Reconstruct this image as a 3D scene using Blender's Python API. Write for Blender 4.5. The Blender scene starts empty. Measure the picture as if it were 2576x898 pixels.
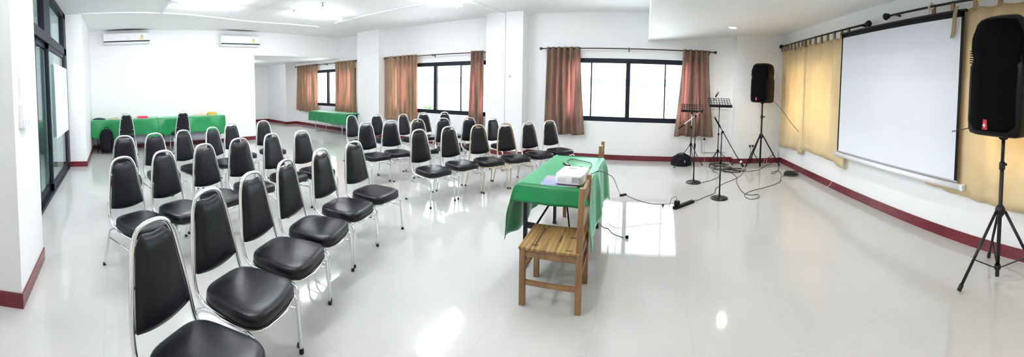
import bpy, bmesh, math, random
from mathutils import Vector, Matrix
random.seed(7)
PI = math.pi
sc = bpy.context.scene
COL = sc.collection

# ------------------------------------------------------------------ materials
MATS = {}
def mat(name, col, rough=.5, metal=0., spec=.5, emit=None, es=0., noise=None, bump=None, coat=0., sheen=0.):
    m = bpy.data.materials.new(name); m.use_nodes = True
    nt = m.node_tree; b = nt.nodes['Principled BSDF']
    b.inputs['Base Color'].default_value = (*col, 1)
    b.inputs['Roughness'].default_value = rough
    b.inputs['Metallic'].default_value = metal
    b.inputs['Specular IOR Level'].default_value = spec
    if coat: b.inputs['Coat Weight'].default_value = coat
    if sheen: b.inputs['Sheen Weight'].default_value = sheen
    if emit:
        b.inputs['Emission Color'].default_value = (*emit, 1); b.inputs['Emission Strength'].default_value = es
    tc = nt.nodes.new('ShaderNodeTexCoord')
    if noise:  # (scale, second colour, stretch xyz)
        n = nt.nodes.new('ShaderNodeTexNoise'); n.inputs['Scale'].default_value = noise[0]; n.inputs['Detail'].default_value = 4
        mp = nt.nodes.new('ShaderNodeMapping'); mp.inputs['Scale'].default_value = noise[2] if len(noise) > 2 else (1, 1, 1)
        mx = nt.nodes.new('ShaderNodeMix'); mx.data_type = 'RGBA'
        mx.inputs[6].default_value = (*col, 1); mx.inputs[7].default_value = (*noise[1], 1)
        cr = nt.nodes.new('ShaderNodeMapRange'); cr.inputs[1].default_value = .38; cr.inputs[2].default_value = .66
        nt.links.new(tc.outputs['Object'], mp.inputs[0]); nt.links.new(mp.outputs[0], n.inputs['Vector'])
        nt.links.new(n.outputs['Fac'], cr.inputs[0]); nt.links.new(cr.outputs[0], mx.inputs[0])
        nt.links.new(mx.outputs[2], b.inputs['Base Color'])
    if bump:  # (scale, strength)
        n2 = nt.nodes.new('ShaderNodeTexNoise'); n2.inputs['Scale'].default_value = bump[0]
        bp = nt.nodes.new('ShaderNodeBump'); bp.inputs['Strength'].default_value = bump[1]; bp.inputs['Distance'].default_value = .01
        nt.links.new(tc.outputs['Object'], n2.inputs['Vector']); nt.links.new(n2.outputs['Fac'], bp.inputs['Height'])
        nt.links.new(bp.outputs[0], b.inputs['Normal'])
    MATS[name] = m
    return m

M_wall = mat('wall_paint', (.885, .893, .902), .55, noise=(.6, (.865, .875, .89)))
M_ceil = mat('ceiling_paint', (.885, .893, .893), .7)
M_soffit = mat('soffit_paint', (.86, .86, .85), .6, noise=(.5, (.80, .85, .85)))
M_base = mat('maroon_tile', (.16, .018, .028), .25, noise=(3., (.125, .014, .022)))
M_black = mat('black_plastic', (.0035, .0035, .0045), .5, spec=.2)
M_blackmetal = mat('black_metal', (.008, .009, .011), .35, spec=.35)
M_winframe = mat('window_frame_black', (.008, .010, .018), .45, spec=.25)
M_grille = mat('speaker_grille', (.0018, .0018, .0022), .7, spec=.05, bump=(400, .4))
M_chrome = mat('chrome', (.86, .87, .89), .13, metal=1.)
M_brass = mat('yellowed_chrome', (.80, .68, .50), .18, metal=1.)
M_rubber = mat('rubber', (.01, .01, .01), .7)
M_red = mat('red_badge', (.45, .01, .03), .3)
M_whiteplastic = mat('white_plastic', (.82, .83, .86), .35)
M_greyplastic = mat('grey_plastic', (.35, .36, .38), .4)
M_screen = mat('projection_fabric', (.76, .79, .86), .6, noise=(2.0, (.74, .77, .84), (1, 1, .3)))
M_paper = mat('white_board', (.86, .87, .93), .4)
M_tube = mat('fluorescent_tube', (1, 1, 1), .5, emit=(.96, .98, 1.0), es=26)
M_down = mat('downlight_lens', (1, 1, 1), .5, emit=(1., .97, .92), es=22)
M_leaf = mat('pale_leaves', (.16, .25, .13), .7, noise=(4, (.2, .28, .17)))
M_facade = mat('white_facade', (.92, .93, .94), .8)
M_farglass = mat('far_window_glass', (.118, .155, .178), .8, spec=.05, noise=(1.2, (.16, .19, .21)))
M_mag = mat('magazine_cover', (.22, .28, .55), .35, noise=(9, (.42, .36, .34)))
M_pinkcloth = mat('pink_cloth', (.62, .02, .10), .8)
M_darkcloth = mat('dark_cloth', (.015, .02, .03), .8, noise=(8, (.01, .06, .05)))
M_bag = mat('backpack_nylon', (.007, .006, .011), .75, spec=.2, bump=(30, .4))
M_tan = mat('tan_fabric', (.55, .42, .25), .8, noise=(9, (.7, .6, .4)))
M_cor = mat('corridor_paint', (.50, .56, .55), .8)
M_corflr = mat('corridor_stair', (.10, .10, .095), .8)
M_tab = mat('tab_fabric', (.30, .21, .11), .85)
M_yellow = mat('yellow_label', (.85, .72, .10), .5)
M_greypanel = mat('grey_laminate', (.36, .38, .41), .5)
M_cable = mat('black_cable', (.012, .012, .014), .5)
M_cablewhite = mat('white_cable', (.75, .76, .78), .5)
M_knob = mat('silver_mesh', (.35, .35, .36), .4, metal=.8)
M_darkgrille = mat('dark_grille', (.03, .035, .04), .6)  # dark slats of the air conditioners' top intake

def vinyl():
    m = mat('black_vinyl', (.0050, .0055, .0090), .33, spec=.34)
    nt = m.node_tree; b = nt.nodes['Principled BSDF']
    tc = nt.nodes['Texture Coordinate']
    n = nt.nodes.new('ShaderNodeTexNoise'); n.inputs['Scale'].default_value = 7; n.inputs['Detail'].default_value = 3
    n2 = nt.nodes.new('ShaderNodeTexNoise'); n2.inputs['Scale'].default_value = 260
    b1 = nt.nodes.new('ShaderNodeBump'); b1.inputs['Strength'].default_value = .35; b1.inputs['Distance'].default_value = .012
    b2 = nt.nodes.new('ShaderNodeBump'); b2.inputs['Strength'].default_value = .10; b2.inputs['Distance'].default_value = .001
    nt.links.new(tc.outputs['Object'], n.inputs['Vector']); nt.links.new(tc.outputs['Object'], n2.inputs['Vector'])
    nt.links.new(n.outputs['Fac'], b1.inputs['Height']); nt.links.new(n2.outputs['Fac'], b2.inputs['Height'])
    nt.links.new(b1.outputs[0], b2.inputs['Normal']); nt.links.new(b2.outputs[0], b.inputs['Normal'])
    return m
M_vinyl = vinyl()

def floor_mat():
    m = mat('polished_tile', (.51, .51, .494), .065, spec=.5, noise=(1.1, (.48, .484, .472)))
    nt = m.node_tree; b = nt.nodes['Principled BSDF']; tc = nt.nodes['Texture Coordinate']
    sep = nt.nodes.new('ShaderNodeSeparateXYZ'); nt.links.new(tc.outputs['Object'], sep.inputs[0])
    outs = []
    for ax, off in (('X', 2.16), ('Y', .12)):
        a = nt.nodes.new('ShaderNodeMath'); a.operation = 'ADD'; a.inputs[1].default_value = off + 62.5
        nt.links.new(sep.outputs[ax], a.inputs[0])
        f = nt.nodes.new('ShaderNodeMath'); f.operation = 'PINGPONG'; f.inputs[1].default_value = .3125
        nt.links.new(a.outputs[0], f.inputs[0])
        l = nt.nodes.new('ShaderNodeMath'); l.operation = 'LESS_THAN'; l.inputs[1].default_value = .0016
        nt.links.new(f.outputs[0], l.inputs[0]); outs.append(l)
    mx = nt.nodes.new('ShaderNodeMath'); mx.operation = 'MAXIMUM'
    nt.links.new(outs[0].outputs[0], mx.inputs[0]); nt.links.new(outs[1].outputs[0], mx.inputs[1])
    old = b.inputs['Base Color'].links[0].from_socket
    mc = nt.nodes.new('ShaderNodeMix'); mc.data_type = 'RGBA'; mc.inputs[7].default_value = (.445, .445, .43, 1)
    nt.links.new(mx.outputs[0], mc.inputs[0]); nt.links.new(old, mc.inputs[6]); nt.links.new(mc.outputs[2], b.inputs['Base Color'])
    # very slight waviness so reflections soften
    n = nt.nodes.new('ShaderNodeTexNoise'); n.inputs['Scale'].default_value = 3.
    bp = nt.nodes.new('ShaderNodeBump'); bp.inputs['Strength'].default_value = .02; bp.inputs['Distance'].default_value = .02
    nt.links.new(tc.outputs['Object'], n.inputs['Vector']); nt.links.new(n.outputs['Fac'], bp.inputs['Height']); nt.links.new(bp.outputs[0], b.inputs['Normal'])
    return m
M_floor = floor_mat()

def cloth_mat(name, col, col2, transl, tcol, scale=(1, 1, 1)):
    m = mat(name, col, .85, spec=.15, noise=(6., col2, scale))
    nt = m.node_tree; b = nt.nodes['Principled BSDF']; out = nt.nodes['Material Output']
    t = nt.nodes.new('ShaderNodeBsdfTranslucent'); t.inputs[0].default_value = (*tcol, 1)
    ms = nt.nodes.new('ShaderNodeMixShader'); ms.inputs[0].default_value = transl
    nt.links.new(b.outputs[0], ms.inputs[1]); nt.links.new(t.outputs[0], ms.inputs[2]); nt.links.new(ms.outputs[0], out.inputs[0])
    if transl > .2:   # doubled-over folds let less light through
        tc = nt.nodes['Texture Coordinate']; mp = nt.nodes.new('ShaderNodeMapping'); mp.inputs['Scale'].default_value = (9, 1, .35)
        n = nt.nodes.new('ShaderNodeTexNoise'); n.inputs['Scale'].default_value = 1.6; n.inputs['Detail'].default_value = 2
        r = nt.nodes.new('ShaderNodeMapRange'); r.inputs[1].default_value = .40; r.inputs[2].default_value = .60; r.inputs[3].default_value = transl*.30; r.inputs[4].default_value = transl*1.35
        nt.links.new(tc.outputs['Object'], mp.inputs[0]); nt.links.new(mp.outputs[0], n.inputs['Vector']); nt.links.new(n.outputs['Fac'], r.inputs[0]); nt.links.new(r.outputs[0], ms.inputs[0])
    return m
M_curt = cloth_mat('brown_curtain', (.37, .275, .18), (.29, .215, .135), .32, (.97, .62, .53), (3, 3, .6))
M_curt3 = cloth_mat('dark_brown_curtain', (.26, .20, .15), (.19, .145, .11), .34, (.92, .54, .50), (3, 3, .6))
M_green = cloth_mat('green_cloth', (.002, .235, .066), (.002, .215, .060), .06, (.01, .4, .1))
gb = M_green.node_tree.nodes['Principled BSDF']; gb.inputs['Roughness'].default_value = .36; gb.inputs['Specular IOR Level'].default_value = .65; gb.inputs['Sheen Weight'].default_value = 1.0; gb.inputs['Sheen Tint'].default_value = (.55, 1, .8, 1); gb.inputs['Sheen Roughness'].default_value = .30
def yellow_curtain():
    m = mat('yellow_curtain', (.80, .60, .30), .9, spec=.1)
    nt = m.node_tree; b = nt.nodes['Principled BSDF']; tc = nt.nodes['Texture Coordinate']
    n = nt.nodes.new('ShaderNodeTexNoise'); n.inputs['Scale'].default_value = 1.6; n.inputs['Detail'].default_value = 6
    sp = nt.nodes.new('ShaderNodeSeparateXYZ'); nt.links.new(tc.outputs['Object'], sp.inputs[0])
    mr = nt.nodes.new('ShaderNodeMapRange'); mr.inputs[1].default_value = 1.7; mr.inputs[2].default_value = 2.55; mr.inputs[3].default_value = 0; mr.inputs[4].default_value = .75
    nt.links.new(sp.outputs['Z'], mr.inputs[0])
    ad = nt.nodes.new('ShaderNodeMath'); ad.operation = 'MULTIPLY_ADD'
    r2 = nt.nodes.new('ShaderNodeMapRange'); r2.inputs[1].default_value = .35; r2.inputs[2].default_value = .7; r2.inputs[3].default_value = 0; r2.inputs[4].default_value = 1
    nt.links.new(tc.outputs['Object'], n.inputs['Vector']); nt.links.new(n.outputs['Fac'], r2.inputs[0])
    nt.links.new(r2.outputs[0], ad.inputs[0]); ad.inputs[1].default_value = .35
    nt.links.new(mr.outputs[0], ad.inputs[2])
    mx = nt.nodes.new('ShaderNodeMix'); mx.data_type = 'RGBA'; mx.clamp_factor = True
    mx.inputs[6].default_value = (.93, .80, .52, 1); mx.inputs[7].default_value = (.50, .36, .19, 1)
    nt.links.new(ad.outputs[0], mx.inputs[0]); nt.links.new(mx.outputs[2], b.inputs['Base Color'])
    out = nt.nodes['Material Output']
    t = nt.nodes.new('ShaderNodeBsdfTranslucent'); t.inputs[0].default_value = (.80, .62, .34, 1)
    ms = nt.nodes.new('ShaderNodeMixShader'); ms.inputs[0].default_value = .30
    nt.links.new(b.outputs[0], ms.inputs[1]); nt.links.new(t.outputs[0], ms.inputs[2]); nt.links.new(ms.outputs[0], out.inputs[0])
    return m
M_ycurt = yellow_curtain()

def wood_mat(name, c1, c2, axis_scale, ring=1.):
    m = mat(name, c1, .45, spec=.4)
    nt = m.node_tree; b = nt.nodes['Principled BSDF']; tc = nt.nodes['Texture Coordinate']
    mp = nt.nodes.new('ShaderNodeMapping'); mp.inputs['Scale'].default_value = axis_scale
    n = nt.nodes.new('ShaderNodeTexNoise'); n.inputs['Scale'].default_value = 6; n.inputs['Detail'].default_value = 5; n.inputs['Distortion'].default_value = .8
    cr = nt.nodes.new('ShaderNodeValToRGB'); cr.color_ramp.elements[0].position = .3; cr.color_ramp.elements[1].position = .68
    cr.color_ramp.elements[0].color = (*c1, 1); cr.color_ramp.elements[1].color = (*c2, 1)
    nt.links.new(tc.outputs['Object'], mp.inputs[0]); nt.links.new(mp.outputs[0], n.inputs['Vector'])
    nt.links.new(n.outputs['Fac'], cr.inputs[0]); nt.links.new(cr.outputs[0], b.inputs['Base Color'])
    return m
M_wood = wood_mat('pine_wood', (.20, .105, .045), (.30, .17, .075), (3, 3, .5))
def seat_wood():
    m = wood_mat('pine_seat', (.42, .27, .095), (.23, .125, .04), (7, .6, 1))
    nt = m.node_tree; b = nt.nodes['Principled BSDF']; tc = nt.nodes['Texture Coordinate']
    n = nt.nodes.new('ShaderNodeTexWave'); n.inputs['Scale'].default_value = 9.; n.inputs['Distortion'].default_value = 3.; n.inputs['Detail'].default_value = 3
    mp = nt.nodes.new('ShaderNodeMapping'); mp.inputs['Scale'].default_value = (1, .25, 1)
    nt.links.new(tc.outputs['Object'], mp.inputs[0]); nt.links.new(mp.outputs[0], n.inputs['Vector'])
    old = b.inputs['Base Color'].links[0].from_socket
    mx = nt.nodes.new('ShaderNodeMix'); mx.data_type = 'RGBA'; mx.blend_type = 'MULTIPLY'; mx.inputs[0].default_value = .35
    nt.links.new(old, mx.inputs[6]); nt.links.new(n.outputs['Color'], mx.inputs[7]); nt.links.new(mx.outputs[2], b.inputs['Base Color'])
    return m
M_seatwood = seat_wood()
M_knot = mat('dark_knot', (.045, .018, .008), .6)

def glass_mat(name, tint, gloss=.08):
    m = bpy.data.materials.new(name); m.use_nodes = True; nt = m.node_tree; nt.nodes.clear()
    o = nt.nodes.new('ShaderNodeOutputMaterial'); t = nt.nodes.new('ShaderNodeBsdfTransparent'); t.inputs[0].default_value = (*tint, 1)
    g = nt.nodes.new('ShaderNodeBsdfGlossy'); g.inputs['Roughness'].default_value = .02; g.inputs[0].default_value = (1, 1, 1, 1)
    lw = nt.nodes.new('ShaderNodeLayerWeight'); fr = nt.nodes.new('ShaderNodeMapRange'); lw.inputs[0].default_value = .5
    pw = nt.nodes.new('ShaderNodeMath'); pw.operation = 'POWER'; pw.inputs[1].default_value = 4; nt.links.new(lw.outputs['Facing'], pw.inputs[0]); nt.links.new(pw.outputs[0], fr.inputs[0]); fr.inputs[3].default_value = .03; fr.inputs[4].default_value = .7
    ms = nt.nodes.new('ShaderNodeMixShader')
    nt.links.new(fr.outputs[0], ms.inputs[0]); nt.links.new(t.outputs[0], ms.inputs[1]); nt.links.new(g.outputs[0], ms.inputs[2]); nt.links.new(ms.outputs[0], o.inputs[0])
    return m
M_glass = glass_mat('clear_glass', (.98, .99, .99))
M_glassdoor = glass_mat('tinted_door_glass', (.74, .86, .85))

# ------------------------------------------------------------------ geometry helpers
class MB:
    def __init__(s): s.bm = bmesh.new()
    def box(s, a, b, rot=None, org=None):
        x0, y0, z0 = [min(p, q) for p, q in zip(a, b)]; x1, y1, z1 = [max(p, q) for p, q in zip(a, b)]
        v = [s.bm.verts.new(p) for p in [(x0,y0,z0),(x1,y0,z0),(x1,y1,z0),(x0,y1,z0),(x0,y0,z1),(x1,y0,z1),(x1,y1,z1),(x0,y1,z1)]]
        for f in [(0,3,2,1),(4,5,6,7),(0,1,5,4),(1,2,6,5),(2,3,7,6),(3,0,4,7)]: s.bm.faces.new([v[i] for i in f])
        if rot:
            o = Vector(org or (0, 0, 0))
            for w in v: w.co = o + rot @ (w.co - o)
        return s
    def bar(s, p, q, w, h, up=(0, 0, 1)):   # rectangular bar between two points
        p = Vector(p); q = Vector(q); d = (q - p).normalized(); u = Vector(up)
        if abs(d.dot(u)) > .98: u = Vector((1, 0, 0))
        r = d.cross(u).normalized(); u = r.cross(d).normalized()
        vs = []
        for c in (p, q):
            for a, b in ((-1, -1), (1, -1), (1, 1), (-1, 1)): vs.append(s.bm.verts.new(c + r * a * w / 2 + u * b * h / 2))
        for f in [(0,1,2,3),(7,6,5,4),(0,4,5,1),(1,5,6,2),(2,6,7,3),(3,7,4,0)]: s.bm.faces.new([vs[i] for i in f])
        return s
    def tube(s, pts, r, n=8, closed=False, caps=True):
        pts = [Vector(p) for p in pts]; N = len(pts); rings = []; prev = None
        for i, p in enumerate(pts):
            if closed: d = pts[(i+1) % N] - pts[i-1]
            else: d = pts[min(i+1, N-1)] - pts[max(i-1, 0)]
            d = d.normalized() if d.length > 1e-9 else Vector((0, 0, 1))
            if prev is None:
                a = Vector((0, 0, 1)) if abs(d.z) < .9 else Vector((1, 0, 0))
                x = d.cross(a).normalized()
            else:
                x = prev - d * prev.dot(d); x = x.normalized() if x.length > 1e-6 else d.orthogonal().normalized()
            prev = x; y = d.cross(x); rr = r[i] if isinstance(r, (list, tuple)) else r
            rings.append([s.bm.verts.new(p + x * rr * math.cos(2*PI*k/n) + y * rr * math.sin(2*PI*k/n)) for k in range(n)])
        for i in range(N if closed else N - 1):
            a = rings[i]; b = rings[(i+1) % N]
            for k in range(n):
                f = s.bm.faces.new([a[k], a[(k+1) % n], b[(k+1) % n], b[k]]); f.smooth = True
        if caps and not closed:
            s.bm.faces.new(rings[0][::-1]); s.bm.faces.new(rings[-1])
        return s
    def lathe(s, prof, n=24, c=(0, 0, 0), M=None):   # profile of (r,z)
        c = Vector(c); rings = []
        for r, z in prof:
            rings.append([s.bm.verts.new((M @ Vector((r*math.cos(2*PI*k/n), r*math.sin(2*PI*k/n), z)) if M else Vector((r*math.cos(2*PI*k/n), r*math.sin(2*PI*k/n), z))) + c) for k in range(n)])
        for a, b in zip(rings, rings[1:]):
            for k in range(n):
                f = s.bm.faces.new([a[k], a[(k+1) % n], b[(k+1) % n], b[k]]); f.smooth = True
        s.bm.faces.new(rings[0][::-1]); s.bm.faces.new(rings[-1])
        return s
    def grid(s, fn, nu, nv, smooth=True, close_u=False):
        V = [[s.bm.verts.new(fn(i / nu, j / nv)) for j in range(nv + 1)] for i in range(nu + (0 if close_u else 1))]
        L = len(V)
        for i in range(nu):
            for j in range(nv):
                f = s.bm.faces.new([V[i][j], V[(i+1) % L][j], V[(i+1) % L][j+1], V[i][j+1]]); f.smooth = smooth
        return V
    def rings(s, rs, cap=True):     # list of closed loops of equal length
        R = [[s.bm.verts.new(p) for p in r] for r in rs]; n = len(R[0])
        for a, b in zip(R, R[1:]):
            for k in range(n):
                f = s.bm.faces.new([a[k], a[(k+1) % n], b[(k+1) % n], b[k]]); f.smooth = True
        if cap: s.bm.faces.new(R[0][::-1]); s.bm.faces.new(R[-1])
        return s
    def prism(s, poly, t0, t1, f):   # poly of 2d points, f(u,v,t)->xyz
        a = [s.bm.verts.new(f(u, v, t0)) for u, v in poly]; b = [s.bm.verts.new(f(u, v, t1)) for u, v in poly]
        n = len(poly); s.bm.faces.new(a[::-1]); s.bm.faces.new(b)
        for k in range(n): s.bm.faces.new([a[k], a[(k+1) % n], b[(k+1) % n], b[k]])
        return s
    def obj(s, name, m, parent=None, loc=None, bevel=0, solid=0, label=None):
        bmesh.ops.recalc_face_normals(s.bm, faces=s.bm.faces[:])
        me = bpy.data.meshes.new(name); s.bm.to_mesh(me); s.bm.free()
        me.materials.append(m)
        o = bpy.data.objects.new(name, me); COL.objects.link(o)
        if loc: o.location = loc
        if parent: o.parent = parent
        if solid:
            md = o.modifiers.new('solid', 'SOLIDIFY'); md.thickness = solid; md.offset = 0
        if bevel:
            md = o.modifiers.new('bevel', 'BEVEL'); md.width = bevel; md.segments = 2; md.limit_method = 'ANGLE'
        if label: o['label'] = label
        return o

def islands(bm):
    bm.verts.ensure_lookup_table(); seen = set(); out = []
    for v in bm.verts:
        if v in seen: continue
        st = [v]; seen.add(v); g = []
        while st:
            a = st.pop(); g.append(a)
            for e in a.link_edges:
                b = e.other_vert(a)
                if b not in seen: seen.add(b); st.append(b)
        out.append(g)
    return out
def each(mb, name, m, parent=None, per=1, **kw):
    # every separate piece of the mesh (or every PER pieces in order) becomes an object of its own
    g = islands(mb.bm); res = []
    for i in range(0, len(g), per):
        idx = {}; n = MB()
        for grp in g[i:i+per]:
            for v in grp: idx[v] = n.bm.verts.new(v.co)
            fs = {f for v in grp for f in v.link_faces}
            for f in fs:
                q = n.bm.faces.new([idx[v] for v in f.verts]); q.smooth = f.smooth
        res.append(n.obj(name, m, parent, **kw))
    mb.bm.free()
    return res

def smooth_path(pts, k=5, closed=False):
    P = [Vector(p) for p in pts]; out = []; n = len(P)
    rng = range(n if closed else n - 1)
    for i in rng:
        p0 = P[(i-1) % n] if (closed or i > 0) else P[0]; p1 = P[i]; p2 = P[(i+1) % n]; p3 = P[(i+2) % n] if (closed or i + 2 < n) else P[-1]
        for j in range(k):
            t = j / k
            out.append(.5 * ((2*p1) + (-p0+p2)*t + (2*p0-5*p1+4*p2-p3)*t*t + (-p0+3*p1-3*p2+p3)*t**3))
    if not closed: out.append(P[-1])
    return out

def thing(name, label, cat, loc=(0, 0, 0), rz=0, group=None, kind=None):
    o = bpy.data.objects.new(name, None); COL.objects.link(o); o.location = loc; o.rotation_euler = (0, 0, rz)
    o.empty_display_size = .1
    if label: o['label'] = label
    if cat: o['category'] = cat
    if group: o['group'] = group
    if kind: o['kind'] = kind
    return o
def tag(o, label, cat, group=None):
    o['label'] = label; o['category'] = cat
    if group: o['group'] = group
    return o
def struct(o, label=None, cat=None):
    o['kind'] = 'structure'
    if label: o['label'] = label
    if cat: o['category'] = cat
    return o
def dup(root, loc, rz, label, group=None, matswap=None, scale=1):
    def cp(o, par):
        c = o.copy(); COL.objects.link(c)
        if par: c.parent = par
        if matswap and c.type == 'MESH' and c.data.materials and c.data.materials[0] in matswap:
            c.data = c.data.copy(); c.data.materials[0] = matswap[c.data.materials[0]]
        for ch in list(o.children): cp(ch, c)
        return c
    kids = list(root.children)
    r = root.copy(); COL.objects.link(r)
    for ch in kids: cp(ch, r)
    r.location = loc; r.rotation_euler = (0, 0, rz); r['label'] = label; r.scale = scale if isinstance(scale, tuple) else (scale,)*3
    if group: r['group'] = group
    return r

# ------------------------------------------------------------------ the room
YW, XS, XB, ZC = 7.18, 3.03, -9.07, 3.155
YR = -1.95      # rear wall, behind the camera
XA = -13.75     # far end of the alcove
T = .2
floor = MB().box((XA - T, YR - 1.6, -.12), (XS + T, YW + T, 0)).obj('floor', M_floor)
struct(floor, 'glossy pale grey polished floor tiles with thin joints', 'floor')

WINS = [(-11.37, -8.26, .83, 2.135), (-6.69, -3.58, .81, 2.145), (-1.94, 1.225, .825, 2.175)]
b = MB(); xs = [XA - T]
for x0, x1, z0, z1 in WINS:
    b.box((xs[-1], YW, 0), (x0, YW + T, ZC)); b.box((x0, YW, 0), (x1, YW + T, z0)); b.box((x0, YW, z1), (x1, YW + T, ZC)); xs.append(x1)
b.box((xs[-1], YW, 0), (XS + T, YW + T, ZC))
struct(b.obj('wall_back', M_wall), 'long white wall with three dark framed windows', 'wall')
RW = [(.10, 1.95), (4.75, 6.60)]
b = MB(); ys = YR - T
for y0, y1 in RW:
    b.box((XS, ys, 0), (XS + T, y0, ZC)).box((XS, y0, 0), (XS + T, y1, .78)).box((XS, y0, 2.15), (XS + T, y1, ZC)); ys = y1
b.box((XS, ys, 0), (XS + T, YW, ZC))
struct(b.obj('wall_right', M_wall), 'white wall behind the projection screen and yellow curtains', 'wall')
# wall carrying the air conditioners, with the beam over the alcove opening
b = MB().box((XB - T, -1.02, 0), (XB, 4.01, ZC)).box((XB - T, 4.01, 2.475), (XB, YW, ZC))
struct(b.obj('wall_left', M_wall), 'white wall carrying two air conditioners with a beam over the alcove', 'wall')
struct(MB().box((XA - T, 2.8, 0), (XA, YW, 2.475)).box((XA, 2.8, 0), (XB - T, 3.0, 2.475)).obj('wall_alcove', M_wall), 'white wall at the end of the alcove', 'wall')
struct(MB().box((XB - .02, -1.25, 0), (-6.95, -.63, ZC)).obj('wall_left_pier', M_wall), 'white pier between glass door and air conditioner wall', 'wall')
struct(MB().box((-3.01, -1.25, 0), (-2.285, -.71, ZC)).box((-3.34, YR, 0), (-2.285, -1.0, ZC)).obj('wall_front_pier', M_wall), 'white pillar with a switch box, beside the glass door', 'pillar')
b = MB().box((-2.285, YR - T, 0), (XS + T, YR, ZC))
struct(b.obj('wall_front', M_wall), 'white wall behind the camera', 'wall')
# columns on the window wall
struct(MB().box((-7.81, 6.85, 0), (-6.88, YW, ZC)).obj('wall_back_column', M_wall), 'white column between the first and second windows', 'pillar')
struct(MB().box((-3.47, 6.82, 0), (-2.585, YW, ZC)).obj('wall_back_column', M_wall), 'white column between the second and third windows', 'pillar')
struct(MB().box((1.93, 6.97, 0), (XS, YW, 3.0)).obj('wall_back_column', M_wall), 'white column in the corner beside the speaker', 'pillar')
struct(MB().box((XA, 6.70, 0), (-12.04, YW, 2.475)).obj('wall_back_column', M_wall), 'white column in the corner of the alcove', 'pillar')
# ceilings
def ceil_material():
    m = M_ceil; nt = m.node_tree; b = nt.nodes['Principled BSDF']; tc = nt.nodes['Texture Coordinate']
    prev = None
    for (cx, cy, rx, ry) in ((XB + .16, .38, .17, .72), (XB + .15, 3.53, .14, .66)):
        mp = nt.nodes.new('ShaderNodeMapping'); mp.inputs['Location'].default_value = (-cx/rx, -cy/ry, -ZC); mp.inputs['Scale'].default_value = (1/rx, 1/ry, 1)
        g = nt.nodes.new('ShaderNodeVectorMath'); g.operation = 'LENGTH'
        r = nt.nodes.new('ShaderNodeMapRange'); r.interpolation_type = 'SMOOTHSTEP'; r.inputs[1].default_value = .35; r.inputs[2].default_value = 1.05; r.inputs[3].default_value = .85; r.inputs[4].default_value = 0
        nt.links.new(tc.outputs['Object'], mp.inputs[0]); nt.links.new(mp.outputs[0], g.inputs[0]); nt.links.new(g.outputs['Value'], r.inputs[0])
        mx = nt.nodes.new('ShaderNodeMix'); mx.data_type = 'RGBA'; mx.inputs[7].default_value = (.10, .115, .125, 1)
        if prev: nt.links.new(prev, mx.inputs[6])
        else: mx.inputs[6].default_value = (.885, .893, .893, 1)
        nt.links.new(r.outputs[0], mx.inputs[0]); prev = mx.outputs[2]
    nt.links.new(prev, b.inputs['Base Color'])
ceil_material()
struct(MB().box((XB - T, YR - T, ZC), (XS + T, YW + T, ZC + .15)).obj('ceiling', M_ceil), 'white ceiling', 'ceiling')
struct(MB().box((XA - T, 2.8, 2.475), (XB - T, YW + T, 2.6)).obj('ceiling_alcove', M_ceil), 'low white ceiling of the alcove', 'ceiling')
# lowered soffit over the stage side
b = MB()
def sof(x): return 2.56 + (x - .05) / 2.98 * .30
vs = [(.05, YR, sof(.05)), (XS, YR, sof(XS)), (XS, YW, sof(XS)), (.05, YW, sof(.05)), (.05, YR, ZC), (XS, YR, ZC), (XS, YW, ZC), (.05, YW, ZC)]
v = [b.bm.verts.new(p) for p in vs]
for f in [(0,3,2,1),(4,5,6,7),(0,1,5,4),(1,2,6,5),(2,3,7,6),(3,0,4,7)]: b.bm.faces.new([v[i] for i in f])
struct(b.obj('ceiling_soffit', M_soffit), 'lowered white ceiling over the screen side', 'ceiling')

# baseboards
def bb(name, boxes, label):
    m = MB()
    for a, c in boxes: m.box(a, c)
    struct(m.obj(name, M_base), label, 'baseboard')
h, t = .108, .012
bb('baseboard_back', [((-12.04, YW - t, 0), (-7.81, YW, h)), ((-6.88, YW - t, 0), (-3.47, YW, h)), ((-2.585, YW - t, 0), (1.93, YW, h)),
    ((-7.81 - t, 6.85 - t, 0), (-6.88 + t, 6.85, h)), ((-6.88, 6.85, 0), (-6.88 + t, YW, h)), ((-7.81 - t, 6.85, 0), (-7.81, YW, h)),
    ((-3.47 - t, 6.82 - t, 0), (-2.585 + t, 6.82, h)), ((-2.585, 6.82, 0), (-2.585 + t, YW, h)), ((-3.47 - t, 6.82, 0), (-3.47, YW, h)),
    ((1.93 - t, 6.97 - t, 0), (XS, 6.97, h)), ((1.93 - t, 6.97, 0), (1.93, YW, h)),
    ((XA, 6.70 - t, 0), (-12.04 + t, 6.70, h)), ((-12.04, 6.70, 0), (-12.04 + t, YW, h))], 'maroon baseboard along the window wall and columns')
bb('baseboard_right', [((XS - t, YR, 0), (XS, 6.97 - t, h + .01))], 'maroon baseboard below the projection screen')
bb('baseboard_left', [((XB, -.63, 0), (XB + t, 4.01, h)), ((XB - T, 4.01, 0), (XB + t, 4.01 + t, h)), ((-6.95, -1.02, 0), (-6.95 + t, -.63 + t, h)),
    ((XB + t, -.63, 0), (-6.95, -.63 + t, h)), ((XA, 3.0, 0), (XA + t, 6.70 - t, h))], 'maroon baseboard at the air conditioner wall and alcove')
bb('baseboard_front', [((-3.01 - t, -.71, 0), (-2.285 + t, -.71 + t, h)), ((-3.01 - t, -1.0, 0), (-3.01, -.71, h)), ((-2.285, YR, 0), (-2.285 + t, -.71, h))], 'maroon baseboard around the nearest pillar')

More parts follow.
